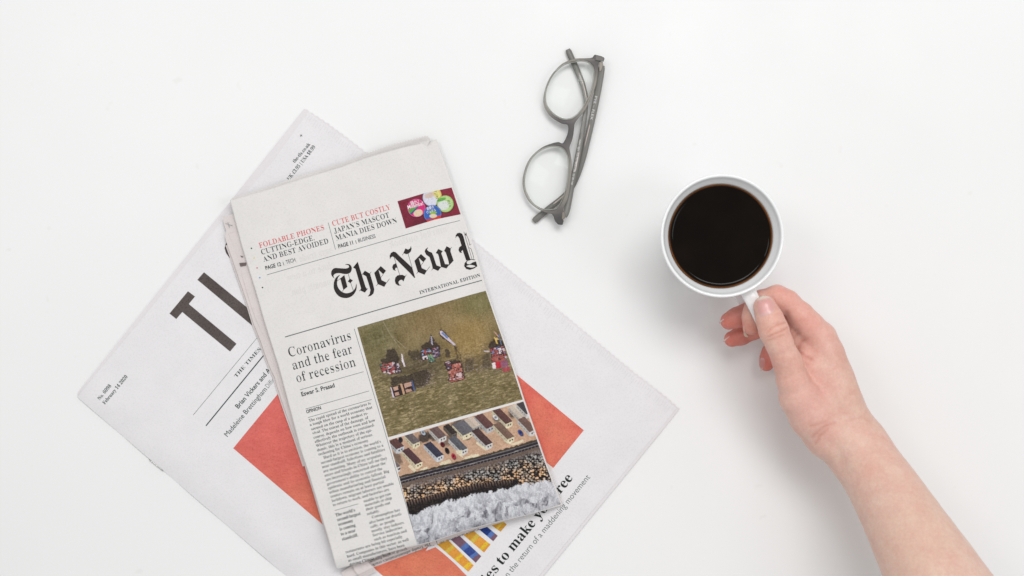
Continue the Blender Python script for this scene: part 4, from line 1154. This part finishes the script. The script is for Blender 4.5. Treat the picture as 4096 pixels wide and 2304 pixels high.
# ================================================================ MUG AND COFFEE
MC = W(2889, 943, 0.09)[0:2]
mug = thing('coffee_mug', 'white ceramic mug filled with black coffee held by its handle', 'mug', (MC[0], MC[1], 0))
def lathe(name, prof, mat, parent, n=128, cols=None):
    V = []; f = []
    for r, z in prof:
        for k in range(n):
            a = 2 * math.pi * k / n
            V.append((r * math.cos(a), r * math.sin(a), z))
    for i in range(len(prof) - 1):
        for k in range(n):
            f.append((i * n + k, i * n + (k + 1) % n, (i + 1) * n + (k + 1) % n, (i + 1) * n + k))
    cc = None
    if cols is not None: cc = np.repeat(np.array(cols), n, 0)
    return mesh_obj(name, V, f, mat, parent, smooth=True, cols=cc)
def mug_mat():
    m, nt, b = newmat('white_glaze')
    n = noise_node(nt, 30, 3)
    r = ramp(nt, n.outputs['Fac'], [(0.3, (0.86, 0.865, 0.87)), (0.7, (0.88, 0.885, 0.89))])
    # faint tan stain just above the coffee line
    tc = nt.nodes.new('ShaderNodeTexCoord'); sp_ = nt.nodes.new('ShaderNodeSeparateXYZ'); nt.links.new(tc.outputs['Object'], sp_.inputs[0])
    lenv = nt.nodes.new('ShaderNodeVectorMath'); lenv.operation = 'LENGTH'
    cb = nt.nodes.new('ShaderNodeCombineXYZ'); nt.links.new(sp_.outputs[0], cb.inputs[0]); nt.links.new(sp_.outputs[1], cb.inputs[1]); nt.links.new(cb.outputs[0], lenv.inputs[0])
    mr = nt.nodes.new('ShaderNodeMapRange'); mr.inputs[1].default_value = 0.0366; mr.inputs[2].default_value = 0.0378
    nt.links.new(lenv.outputs['Value'], mr.inputs[0])
    rs = ramp(nt, mr.outputs[0], [(0.0, (0.62, 0.42, 0.22)), (1.0, (1, 1, 1))])
    mz = nt.nodes.new('ShaderNodeMath'); mz.operation = 'GREATER_THAN'; mz.inputs[1].default_value = 0.078; nt.links.new(sp_.outputs[2], mz.inputs[0])
    mix = nt.nodes.new('ShaderNodeMix'); mix.data_type = 'RGBA'; mix.inputs['A'].default_value = (1, 1, 1, 1)
    nt.links.new(mz.outputs[0], mix.inputs['Factor']); nt.links.new(rs.outputs[0], mix.inputs['B'])
    nt.links.new(mul(nt, r.outputs[0], mix.outputs['Result']), b.inputs['Base Color'])
    b.inputs['Roughness'].default_value = 0.12
    b.inputs['Coat Weight'].default_value = 0.3
    return m
M_mug = mug_mat()
prof = [(0.0005, 0.003), (0.0235, 0.003), (0.0245, 0.0), (0.0268, 0.0), (0.0278, 0.003), (0.0300, 0.012), (0.0338, 0.030), (0.0376, 0.052), (0.0411, 0.072), (0.0432, 0.082), (0.04385, 0.0868), (0.0441, 0.0885), (0.04412, 0.0896), (0.0438, 0.0905), (0.0431, 0.0909), (0.0423, 0.0905), (0.0417, 0.0896),
        (0.04125, 0.0880), (0.0403, 0.0860), (0.0387, 0.0835), (0.0376, 0.0815), (0.0369, 0.0800), (0.0358, 0.0760), (0.031, 0.05), (0.024, 0.016), (0.018, 0.009), (0.0005, 0.0055)]
body_ = lathe('body', prof, M_mug, mug, 160)
hd = np.array([0.455, -0.890]); hd /= np.linalg.norm(hd)
hs = np.array([-hd[1], hd[0]])
hp = catmull([(0.0405, 0.0775), (0.0475, 0.0785), (0.058, 0.0775), (0.0690, 0.0740), (0.0740, 0.066), (0.0725, 0.056), (0.066, 0.047), (0.056, 0.0415), (0.046, 0.0395), (0.0340, 0.0390)], 6)
V = []; m_ = 20
tg = np.gradient(hp, axis=0); tg /= np.hypot(*tg.T)[:, None]
for i, ((r, z), (tr, tz)) in enumerate(zip(hp, tg)):
    s_ = i / (len(hp) - 1)
    wd = 0.0050 + 0.0012 * (abs(s_ - .5) * 2) ** 3; th = 0.0028 + 0.0010 * (abs(s_ - .5) * 2) ** 4
    for k in range(m_):
        a = 2 * math.pi * k / m_
        ca, sa = math.cos(a), math.sin(a)
        ca = math.copysign(abs(ca) ** .8, ca); sa = math.copysign(abs(sa) ** .8, sa)
        rr = r + (-tz) * sa * th; zq = z + tr * sa * th
        V.append((hd[0] * rr + hs[0] * ca * wd, hd[1] * rr + hs[1] * ca * wd, zq))
n_ = len(hp)
f = [(i * m_ + k, i * m_ + (k + 1) % m_, (i + 1) * m_ + (k + 1) % m_, (i + 1) * m_ + k) for i in range(n_ - 1) for k in range(m_)]
f += [tuple(range(m_))[::-1], tuple((n_ - 1) * m_ + k for k in range(m_))]
mesh_obj('handle', V, f, M_mug, mug, smooth=True)
for o in (body_,): pass

m, nt, b = newmat('black_coffee')
at = nt.nodes.new('ShaderNodeAttribute'); at.attribute_name = 'print'
n = noise_node(nt, 35, 4)
r = ramp(nt, n.outputs['Fac'], [(0.4, (0.8, 0.8, 0.8)), (0.75, (1.9, 1.9, 1.9))])
nt.links.new(mul(nt, at.outputs['Color'], r.outputs[0]), b.inputs['Base Color'])
b.inputs['Roughness'].default_value = 0.035; b.inputs['IOR'].default_value = 1.33; b.inputs['Specular IOR Level'].default_value = 0.24
M_cof = m
R0 = 0.0372
prof = [(0.00001, 0.0807)] + [(r, 0.0807) for r in (0.006, 0.012, 0.018, 0.024, 0.029, 0.0325)] + [(r, 0.0807 + 0.0020 * max(0, (r - 0.0336) / 0.0036) ** 2.2) for r in np.linspace(0.0338, R0, 16)]
cols = []
for r, z in prof:
    t = max(0, (r - 0.0358) / 0.0014)
    cols.append(np.array([0.0035, 0.0018, 0.001]) * (1 - min(1, t)) + np.array([0.22, 0.075, 0.014]) * min(1, t) ** 1.6)
cof = lathe('coffee', prof, M_cof, None, 160, cols)
cof.location = (MC[0], MC[1], 0)
cof['label'] = 'black coffee with a thin brown rim filling the white mug'; cof['category'] = 'coffee'

# ================================================================ HAND AND FOREARM (signed distance, then one skin)
def Pt(px, py, z, rpx):
    q = W(px, py, z)
    return (q[0], q[1], q[2], rpx * (CAM_H - z) / F)
def chain(pts, sm=0):
    if sm: pts = [tuple(q) for q in catmull(pts, sm)]
    return [(Pt(*a), Pt(*b)) for a, b in zip(pts[:-1], pts[1:])]
arm = chain([(3420, 1775, .066, 112), (3438, 1811, .067, 114), (3510, 1913, .079, 121), (3568, 2008, .089, 132), (3636, 2126, .101, 150), (3736, 2304, .117, 181), (3880, 2560, .136, 215), (4060, 2860, .150, 235)], 2)
arm2 = chain([(3412, 1770, .046, 96), (3438, 1811, .048, 98), (3520, 1930, .061, 104), (3568, 2008, .069, 110), (3660, 2150, .081, 125), (3760, 2320, .092, 150), (3900, 2560, .111, 190), (4080, 2860, .128, 210)], 2)
palm = (chain([(3283, 1350, .0670, 60), (3336, 1500, .0690, 66), (3366, 1610, .0700, 74), (3425, 1775, .0670, 98)], 2)
      + chain([(3306, 1400, .0520, 57), (3330, 1500, .0540, 68), (3362, 1610, .0570, 78), (3420, 1775, .0560, 92)])
      + chain([(3296, 1440, .0370, 50), (3322, 1520, .0400, 62), (3360, 1620, .0440, 74), (3418, 1775, .0480, 90)])
      + chain([(3280, 1482, .0240, 46), (3305, 1560, .0290, 58), (3350, 1650, .0360, 70), (3412, 1775, .0420, 84)])
      + chain([(3246, 1500, .0620, 56), (3290, 1620, .0620, 84), (3370, 1740, .0600, 96)])
      + chain([(3152, 1252, .0595, 36), (3195, 1340, .0590, 44), (3240, 1420, .0600, 52)])
      + chain([(3225, 1560, .0500, 50), (3270, 1640, .0480, 70), (3350, 1740, .0480, 88)]))
thenar = chain([(3152, 1452, .0830, 57), (3170, 1520, .0800, 62), (3198, 1590, .0760, 76), (3252, 1662, .0720, 86), (3320, 1735, .0680, 95), (3430, 1800, .0660, 108)])
thumb = chain([(3060, 1229, .0895, 46.5), (3078, 1275, .0900, 53), (3095, 1322, .0905, 57.5), (3118, 1375, .0890, 53.5), (3138, 1420, .0865, 54), (3152, 1452, .0835, 57)])
index = chain([(3004, 1306, .0640, 34), (3006, 1268, .0650, 36), (3018, 1232, .0655, 39), (3050, 1203, .0665, 42), (3108, 1189, .0700, 47), (3150, 1208, .0705, 46), (3205, 1262, .0700, 50), (3240, 1302, .0690, 54), (3283, 1350, .0670, 60)])
middle = chain([(2916, 1284, .0440, 35), (2948, 1270, .0450, 39), (2992, 1253, .0460, 41), (3060, 1235, .0480, 42), (3142, 1240, .0500, 45), (3210, 1305, .0510, 47), (3302, 1398, .0520, 54)])
ring = chain([(2928, 1356, .0270, 32), (2966, 1342, .0280, 36), (3012, 1320, .0290, 37), (3090, 1290, .0320, 39), (3150, 1298, .0340, 42), (3215, 1352, .0350, 44), (3296, 1440, .0370, 50)])
pinky = chain([(3066, 1456, .0170, 29), (3074, 1432, .0175, 32), (3084, 1405, .0180, 32), (3110, 1372, .0190, 32), (3160, 1368, .0200, 36), (3215, 1415, .0215, 39), (3280, 1482, .0240, 46)])
web = chain([(3215, 1435, .0700, 40), (3262, 1475, .0690, 52), (3310, 1580, .0690, 66)])

def smin(a, b, k):
    h = np.clip(0.5 + 0.5 * (b - a) / k, 0, 1)
    return b * (1 - h) + a * h - k * h * (1 - h)
def cone_d(P, A, B):
    a = np.array(A[:3]); b = np.array(B[:3]); ba = b - a; L2 = ba @ ba
    pa = P - a
    t = np.clip((pa @ ba) / L2, 0, 1)
    d = pa - t[..., None] * ba
    return np.sqrt((d * d).sum(-1)) - (A[3] + (B[3] - A[3]) * t)
groups = [(palm + thenar[2:] + arm + arm2 + web, 0.007), (thenar + thumb, 0.003), (index, 0.003), (middle, 0.003), (ring, 0.003), (pinky, 0.003)]
def group_d(P, segs, k):
    f = None
    for A, B in segs:
        d = cone_d(P, A, B)
        f = d if f is None else smin(f, d, k)
    return f
def groove(P, pts, depth, wd, zmin=0.05):
    q = W(np.array([p[0] for p in pts], float), np.array([p[1] for p in pts], float), np.full(len(pts), pts[0][2]))
    d = polydist(P[..., 0], P[..., 1], q[:, :2])
    return depth * np.exp(-(d / wd) ** 2) * np.clip((P[..., 2] - zmin) / 0.006, 0, 1)
GROOVES = [([(3070, 1330, .099), (3085, 1312, .099), (3110, 1298, .099), (3143, 1290, .099)], .00055, .0008),
           ([(3072, 1347, .099), (3095, 1335, .099), (3120, 1325, .099), (3150, 1312, .099)], .00065, .0008),
           ([(3062, 1318, .099), (3088, 1298, .099), (3115, 1288, .099)], .0003, .0007),
           ([(3172, 1372, .08), (3200, 1405, .08), (3228, 1428, .08), (3247, 1436, .08)], .0008, .0012),
           ([(3183, 1370, .08), (3192, 1350, .08), (3205, 1335, .08)], .0005, .0011),
           ([(3180, 1345, .08), (3200, 1318, .08)], .0004, .0010),
           ([(3233, 1700, .08), (3262, 1690, .08), (3300, 1680, .08)], .0003, .0011),
           ([(3245, 1745, .08), (3262, 1722, .08), (3290, 1700, .08), (3330, 1688, .08)], .0004, .0011),
           ([(3262, 1772, .08), (3272, 1740, .08), (3300, 1712, .08)], .0004, .0011),
           ([(3370, 1590, .08), (3410, 1570, .08)], .0002, .0011), ([(3100, 1262, .099), (3118, 1254, .099)], .0002, .0006), ([(3075, 1362, .099), (3102, 1350, .099), (3135, 1338, .099)], .00035, .0008), ([(3205, 1395, .08), (3215, 1372, .08), (3230, 1360, .08)], .0005, .0010), ([(3150, 1250, .08), (3172, 1300, .08), (3176, 1350, .08)], .0008, .0016),
           ([(3390, 1680, .08), (3440, 1665, .08), (3480, 1690, .08)], .0002, .0012),
           ([(3318, 1772, .08), (3346, 1800, .08), (3362, 1840, .08), (3372, 1880, .08)], .0011, .0036)]
def sdf(P):
    g0 = group_d(P, *groups[0])
    f = smin(g0, group_d(P, *groups[1]), 0.0030)
    for s_, k in ((groups[2], .0035), (groups[3], .003), (groups[4], .003), (groups[5], .003)):
        df = group_d(P, *s_)
        # fingers melt into the palm at their roots only
        root = s_[0][-1][1]; dist = np.sqrt(((P - np.array(root[:3])) ** 2).sum(-1))
        kk = 0.0004 + k * np.clip(1 - (dist - root[3] * 0.8) / 0.020, 0, 1)
        f = smin(f, df, kk)
    for pts, dp, wd in GROOVES: f = f + groove(P, pts, dp, wd)
    # tendon and bone relief on the back of the hand and wrist
    return f
def surface_nets(H):
    lo = np.array([0.135, -0.260, 0.008]); hi = np.array([0.390, 0.012, 0.192])
    n = np.ceil((hi - lo) / H).astype(int) + 1
    xs, ys, zs = [lo[i] + H * np.arange(n[i]) for i in range(3)]
    # coarse field first, exact values only near the skin
    fld = np.full(n, 0.02, np.float32)
    st_ = 8
    for i in range(0, n[0], st_):
        for j in range(0, n[1], st_):
            for k in range(0, n[2], st_ * 2):
                ci = np.array([xs[min(i + st_ // 2, n[0] - 1)], ys[min(j + st_ // 2, n[1] - 1)], zs[min(k + st_, n[2] - 1)]])
                d = min(cone_d(ci[None], A, B)[0] for g_, _ in groups for A, B in g_) if False else coarse(ci)
                rad = H * st_ * 1.35 + 0.004
                if abs(d) > rad + 0.004:
                    if d < 0: fld[i:i + st_, j:j + st_, k:k + 2 * st_] = -0.02
                    continue
                X, Y, Z = np.meshgrid(xs[i:i + st_], ys[j:j + st_], zs[k:k + 2 * st_], indexing='ij')
                fld[i:i + st_, j:j + st_, k:k + 2 * st_] = sdf(np.stack([X, Y, Z], -1))
    neg = fld < 0
    c = np.zeros(tuple(n - 1), np.int8)
    for a in (0, 1):
        for b_ in (0, 1):
            for d in (0, 1): c += neg[a:n[0] - 1 + a, b_:n[1] - 1 + b_, d:n[2] - 1 + d]
    act = (c > 0) & (c < 8)
    idx = -np.ones(tuple(n - 1), np.int64); ii = np.argwhere(act); idx[act] = np.arange(len(ii))
    acc = np.zeros((len(ii), 3)); cnt = np.zeros(len(ii))
    corners = [(a, b_, d) for a in (0, 1) for b_ in (0, 1) for d in (0, 1)]
    for p in corners:
        for ax in range(3):
            if p[ax]: continue
            q = list(p); q[ax] = 1
            fa = fld[ii[:, 0] + p[0], ii[:, 1] + p[1], ii[:, 2] + p[2]]; fb = fld[ii[:, 0] + q[0], ii[:, 1] + q[1], ii[:, 2] + q[2]]
            mk = (fa < 0) != (fb < 0)
            t = np.where(mk, fa / (fa - fb + 1e-12), 0)
            pt = np.array(p, float)[None] + np.zeros((len(ii), 3)); pt[:, ax] += t
            acc[mk] += pt[mk]; cnt[mk] += 1
    V = (ii + acc / cnt[:, None]) * H + lo
    F_ = []
    for ax in range(3):
        u, v = [(1, 2), (2, 0), (0, 1)][ax]
        sl0 = [slice(1, n[0] - 1)] * 3; sl0 = [slice(1, n[d] - 1) for d in range(3)]; sl0[ax] = slice(0, n[ax] - 1)
        sl1 = list(sl0); sl1[ax] = slice(1, n[ax])
        a = neg[tuple(sl0)]; b_ = neg[tuple(sl1)]
        for sgn in (0, 1):
            e = np.argwhere((a & ~b_) if sgn == 0 else (~a & b_))
            e[:, u] += 1; e[:, v] += 1
            def cell(du, dv):
                q = e.copy(); q[:, u] -= du; q[:, v] -= dv
                return idx[q[:, 0], q[:, 1], q[:, 2]]
            q = np.stack([cell(1, 1), cell(0, 1), cell(0, 0), cell(1, 0)], 1)
            F_.append(q if sgn == 0 else q[:, ::-1])
    return V, np.concatenate(F_)
ALLSEG = [s_ for g_, _ in groups for s_ in g_]
SA = np.array([a for a, b in ALLSEG]); SB = np.array([b for a, b in ALLSEG])
def coarse(p):
    a = SA[:, :3]; ba = SB[:, :3] - a; pa = p - a
    t = np.clip((pa * ba).sum(1) / (ba * ba).sum(1), 0, 1)
    return float((np.linalg.norm(pa - t[:, None] * ba, axis=1) - (SA[:, 3] + (SB[:, 3] - SA[:, 3]) * t)).min())
def grad(P, h=0.0003):
    g = np.zeros_like(P)
    for k in range(3):
        e = np.zeros(3); e[k] = h
        g[:, k] = (sdf(P + e) - sdf(P - e)) / (2 * h)
    return g
HV, HF = surface_nets(0.00125)
for _ in range(2):
    g_ = grad(HV); HV = HV - (sdf(HV)[:, None] * g_) / np.maximum((g_ * g_).sum(1), .25)[:, None]
# skin colour: pale base, redder finger ends and knuckles, mottling, painted shade on the low fingers
def skin_cols(V):
    k = (CAM_H - V[:, 2]) / F
    px = V[:, 0] / k + 2048; py = 1152 - V[:, 1] / k
    base = np.tile(np.array([226., 192, 178]), (len(V), 1))
    def tint(cx, cy, r, c, al, zc=None, zr=.02):
        nonlocal base
        m_ = np.exp(-(((px - cx) ** 2 + (py - cy) ** 2) / r ** 2)) * al
        if zc is not None: m_ = m_ * np.exp(-((V[:, 2] - zc) / zr) ** 2)
        base = base * (1 - m_[:, None]) + np.array(c, float) * m_[:, None]
    t = np.clip((1650 - (py * .85 + (px - 3300) * -.2)) / 500, 0, 1)
    base = base * (1 - t[:, None]) + np.array([232., 186, 172]) * t[:, None]
    for a in ((3240, 1640, 110, (224, 172, 162), .6), (3300, 1560, 90, (226, 170, 160), .6), (3190, 1470, 70, (226, 168, 152), .6), (3150, 1180, 90, (222, 150, 138), .6), (3240, 1290, 60, (228, 160, 148), .6), (3330, 1370, 60, (222, 166, 156), .6),
              (3390, 1450, 90, (208, 168, 152), .5), (3440, 1600, 110, (212, 178, 160), .5), (3480, 1860, 60, (222, 162, 142), .35), (3700, 2150, 200, (222, 184, 160), .4), (3290, 1740, 50, (216, 160, 148), .5), (3100, 1310, 70, (226, 170, 152), .5), (3580, 1750, 300, (226, 188, 170), .3)):
        tint(*a)
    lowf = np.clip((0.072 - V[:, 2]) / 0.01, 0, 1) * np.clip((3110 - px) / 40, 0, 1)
    base = base * (1 - .8 * lowf[:, None]) + np.array([200., 114, 104]) * .8 * lowf[:, None]  # low fingers: redder skin, plus the shade between them painted into the colour
    for cx, cy in ((2990, 1320), (2910, 1300), (2925, 1375), (3062, 1470)): tint(cx, cy, 42, (216, 112, 98), .6)
    for cx, cy in ((3010, 1255), (2985, 1255), (3005, 1325)): tint(cx, cy, 26, (214, 164, 146), .5)
    n1 = np.array([mnoise.noise(Vector(v) * 90) for v in V]); n2 = np.array([mnoise.noise(Vector(v) * 330) for v in V])
    base = base + (n1[:, None] * np.array([3, 10, 9])) + n2[:, None] * np.array([4, 9, 9])
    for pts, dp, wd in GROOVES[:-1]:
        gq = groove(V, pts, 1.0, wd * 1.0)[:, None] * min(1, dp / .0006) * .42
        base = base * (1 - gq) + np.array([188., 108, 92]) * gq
    base = base * .84 + np.array([224., 186, 170]) * .16
    return lin_arr(np.clip(base, 0, 250), 1.04)
def skin_mat():
    m, nt, b = newmat('skin')
    at = nt.nodes.new('ShaderNodeAttribute'); at.attribute_name = 'print'
    n = noise_node(nt, 700, 3)
    r = ramp(nt, n.outputs['Fac'], [(0.3, (0.93, 0.90, 0.89)), (0.65, (1, 1, 1))])
    nt.links.new(mul(nt, at.outputs['Color'], r.outputs[0]), b.inputs['Base Color'])
    b.inputs['Roughness'].default_value = 0.48
    b.inputs['Specular IOR Level'].default_value = 0.35
    b.inputs['Subsurface Weight'].default_value = 0.35
    b.inputs['Subsurface Radius'].default_value = (1.0, 0.35, 0.2)
    b.inputs['Subsurface Scale'].default_value = 0.0035
    n2 = noise_node(nt, 520, 5); n3 = noise_node(nt, 120, 3)
    bp = nt.nodes.new('ShaderNodeBump'); bp.inputs['Strength'].default_value = 0.55; bp.inputs['Distance'].default_value = 0.0004
    nt.links.new(n2.outputs['Fac'], bp.inputs['Height'])
    bp2 = nt.nodes.new('ShaderNodeBump'); bp2.inputs['Strength'].default_value = 0.3; bp2.inputs['Distance'].default_value = 0.0008
    nt.links.new(n3.outputs['Fac'], bp2.inputs['Height']); nt.links.new(bp.outputs[0], bp2.inputs['Normal']); nt.links.new(bp2.outputs[0], b.inputs['Normal'])
    return m
M_skin = skin_mat()
person = thing('person', 'bare right hand and forearm of a person pinching the handle of the white mug', 'person')
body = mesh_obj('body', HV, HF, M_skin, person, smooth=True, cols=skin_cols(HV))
body['label'] = 'bare hand and forearm reaching in from the lower right corner'

# fingernails: thin plates laid on the skin, found by marching down the view of the fingers
def march(px, py, z0=0.12):
    p = W(px, py, np.full(len(px), z0)); o_ = np.array([0, 0, CAM_H]); d = p - o_; d /= np.linalg.norm(d, axis=1)[:, None]
    for _ in range(60):
        s_ = sdf(p); p = p + d * np.clip(s_, -0.002, 0.01)[:, None] * 0.8
    hit = np.abs(sdf(p)) < 0.0008
    return p, hit
m, nt, b = newmat('fingernail'); at = nt.nodes.new('ShaderNodeAttribute'); at.attribute_name = 'print'
nt.links.new(at.outputs['Color'], b.inputs['Base Color']); b.inputs['Roughness'].default_value = 0.32; b.inputs['Coat Weight'].default_value = 0.1; b.inputs['Subsurface Weight'].default_value = 0.15; b.inputs['Subsurface Scale'].default_value = 0.002
M_nail = m
zn = conv(0.27605, 2800, 1100)
def nail(outline, tipdir, bed, tip, tipfrac, lift=0.0004):
    p = catmull([zn(*q) for q in outline], 4, True); c = p.mean(0); n = len(p)
    rings = [.0, .25, .5, .75, .92, 1.0]
    pts = [c[None]] + [c + (p - c) * r for r in rings[1:]]
    allp = np.concatenate(pts)
    q, hit = march(allp[:, 0], allp[:, 1])
    # points that miss the skin take the height of their nearest hit
    if (~hit).any() and hit.any():
        hp_ = allp[hit]; hz = q[hit][:, 2]
        for i in np.where(~hit)[0]:
            j = np.argmin(((hp_ - allp[i]) ** 2).sum(1)); q[i] = W(allp[i, 0], allp[i, 1], hz[j])
    rr = np.concatenate([[0]] + [np.full(n, r) for r in rings[1:]])
    g_ = grad(q); g_ /= (np.linalg.norm(g_, axis=1)[:, None] + 1e-9)
    q = q + g_ * (lift * np.clip((1.06 - rr ** 4), 0, 1))[:, None]
    td = np.array(tipdir, float); td /= np.linalg.norm(td)
    s_ = (allp - c) @ td; s_ = (s_ - s_.min()) / (s_.max() - s_.min())
    cc = np.tile(np.array(bed, float), (len(q), 1))
    t = np.clip((s_ - tipfrac) / .10, 0, 1)[:, None]
    cc = cc * (1 - t) + np.array(tip, float) * t
    lun = np.clip((.22 - s_) / .12, 0, 1)[:, None] * .5
    cc = cc * (1 - lun) + np.array([226., 190, 192]) * lun
    edge_ = (np.clip((rr - .9) / .1, 0, 1) * .35)[:, None]
    cc = cc * (1 - edge_) + np.array([232., 196, 176]) * edge_
    f = [(0, 1 + i, 1 + (i + 1) % n) for i in range(n)]
    for k in range(len(rings) - 2):
        f += [(1 + k * n + i, 1 + (k + 1) * n + i, 1 + (k + 1) * n + (i + 1) % n, 1 + k * n + (i + 1) % n) for i in range(n)]
    a, b_, c_ = q[f[0][0]], q[f[0][1]], q[f[0][2]]
    if (b_[0] - a[0]) * (c_[1] - a[1]) - (b_[1] - a[1]) * (c_[0] - a[0]) < 0: f = [x[::-1] for x in f]
    return mesh_obj('fingernail', q, f, M_nail, person, smooth=True, cols=lin_arr(cc))
nail([(826, 400), (830, 350), (855, 318), (900, 297), (950, 294), (1005, 318), (1050, 370), (1076, 440), (1074, 505), (1035, 552), (965, 582), (905, 602), (868, 588), (845, 520), (828, 450)], (-.3, -1), (224, 168, 162), (240, 222, 206), .76)
nail([(632, 730), (628, 820), (642, 882), (680, 902), (700, 893), (668, 868), (650, 820), (648, 760)], (.3, 1), (226, 170, 150), (234, 212, 190), .5, .0002)
nail([(278, 692), (300, 660), (340, 635), (348, 648), (318, 672), (292, 700), (284, 712)], (-1, .4), (222, 180, 176), (230, 208, 196), .4, .0002)
nail([(334, 958), (370, 925), (420, 890), (425, 900), (385, 935), (350, 965), (338, 975)], (-1, .4), (222, 176, 170), (230, 208, 196), .4, .0002)
nail([(872, 1215), (905, 1198), (935, 1225), (942, 1290), (925, 1330), (888, 1385), (878, 1390), (870, 1330), (864, 1260)], (0, 1), (206, 140, 134), (232, 206, 196), .72, .0003)
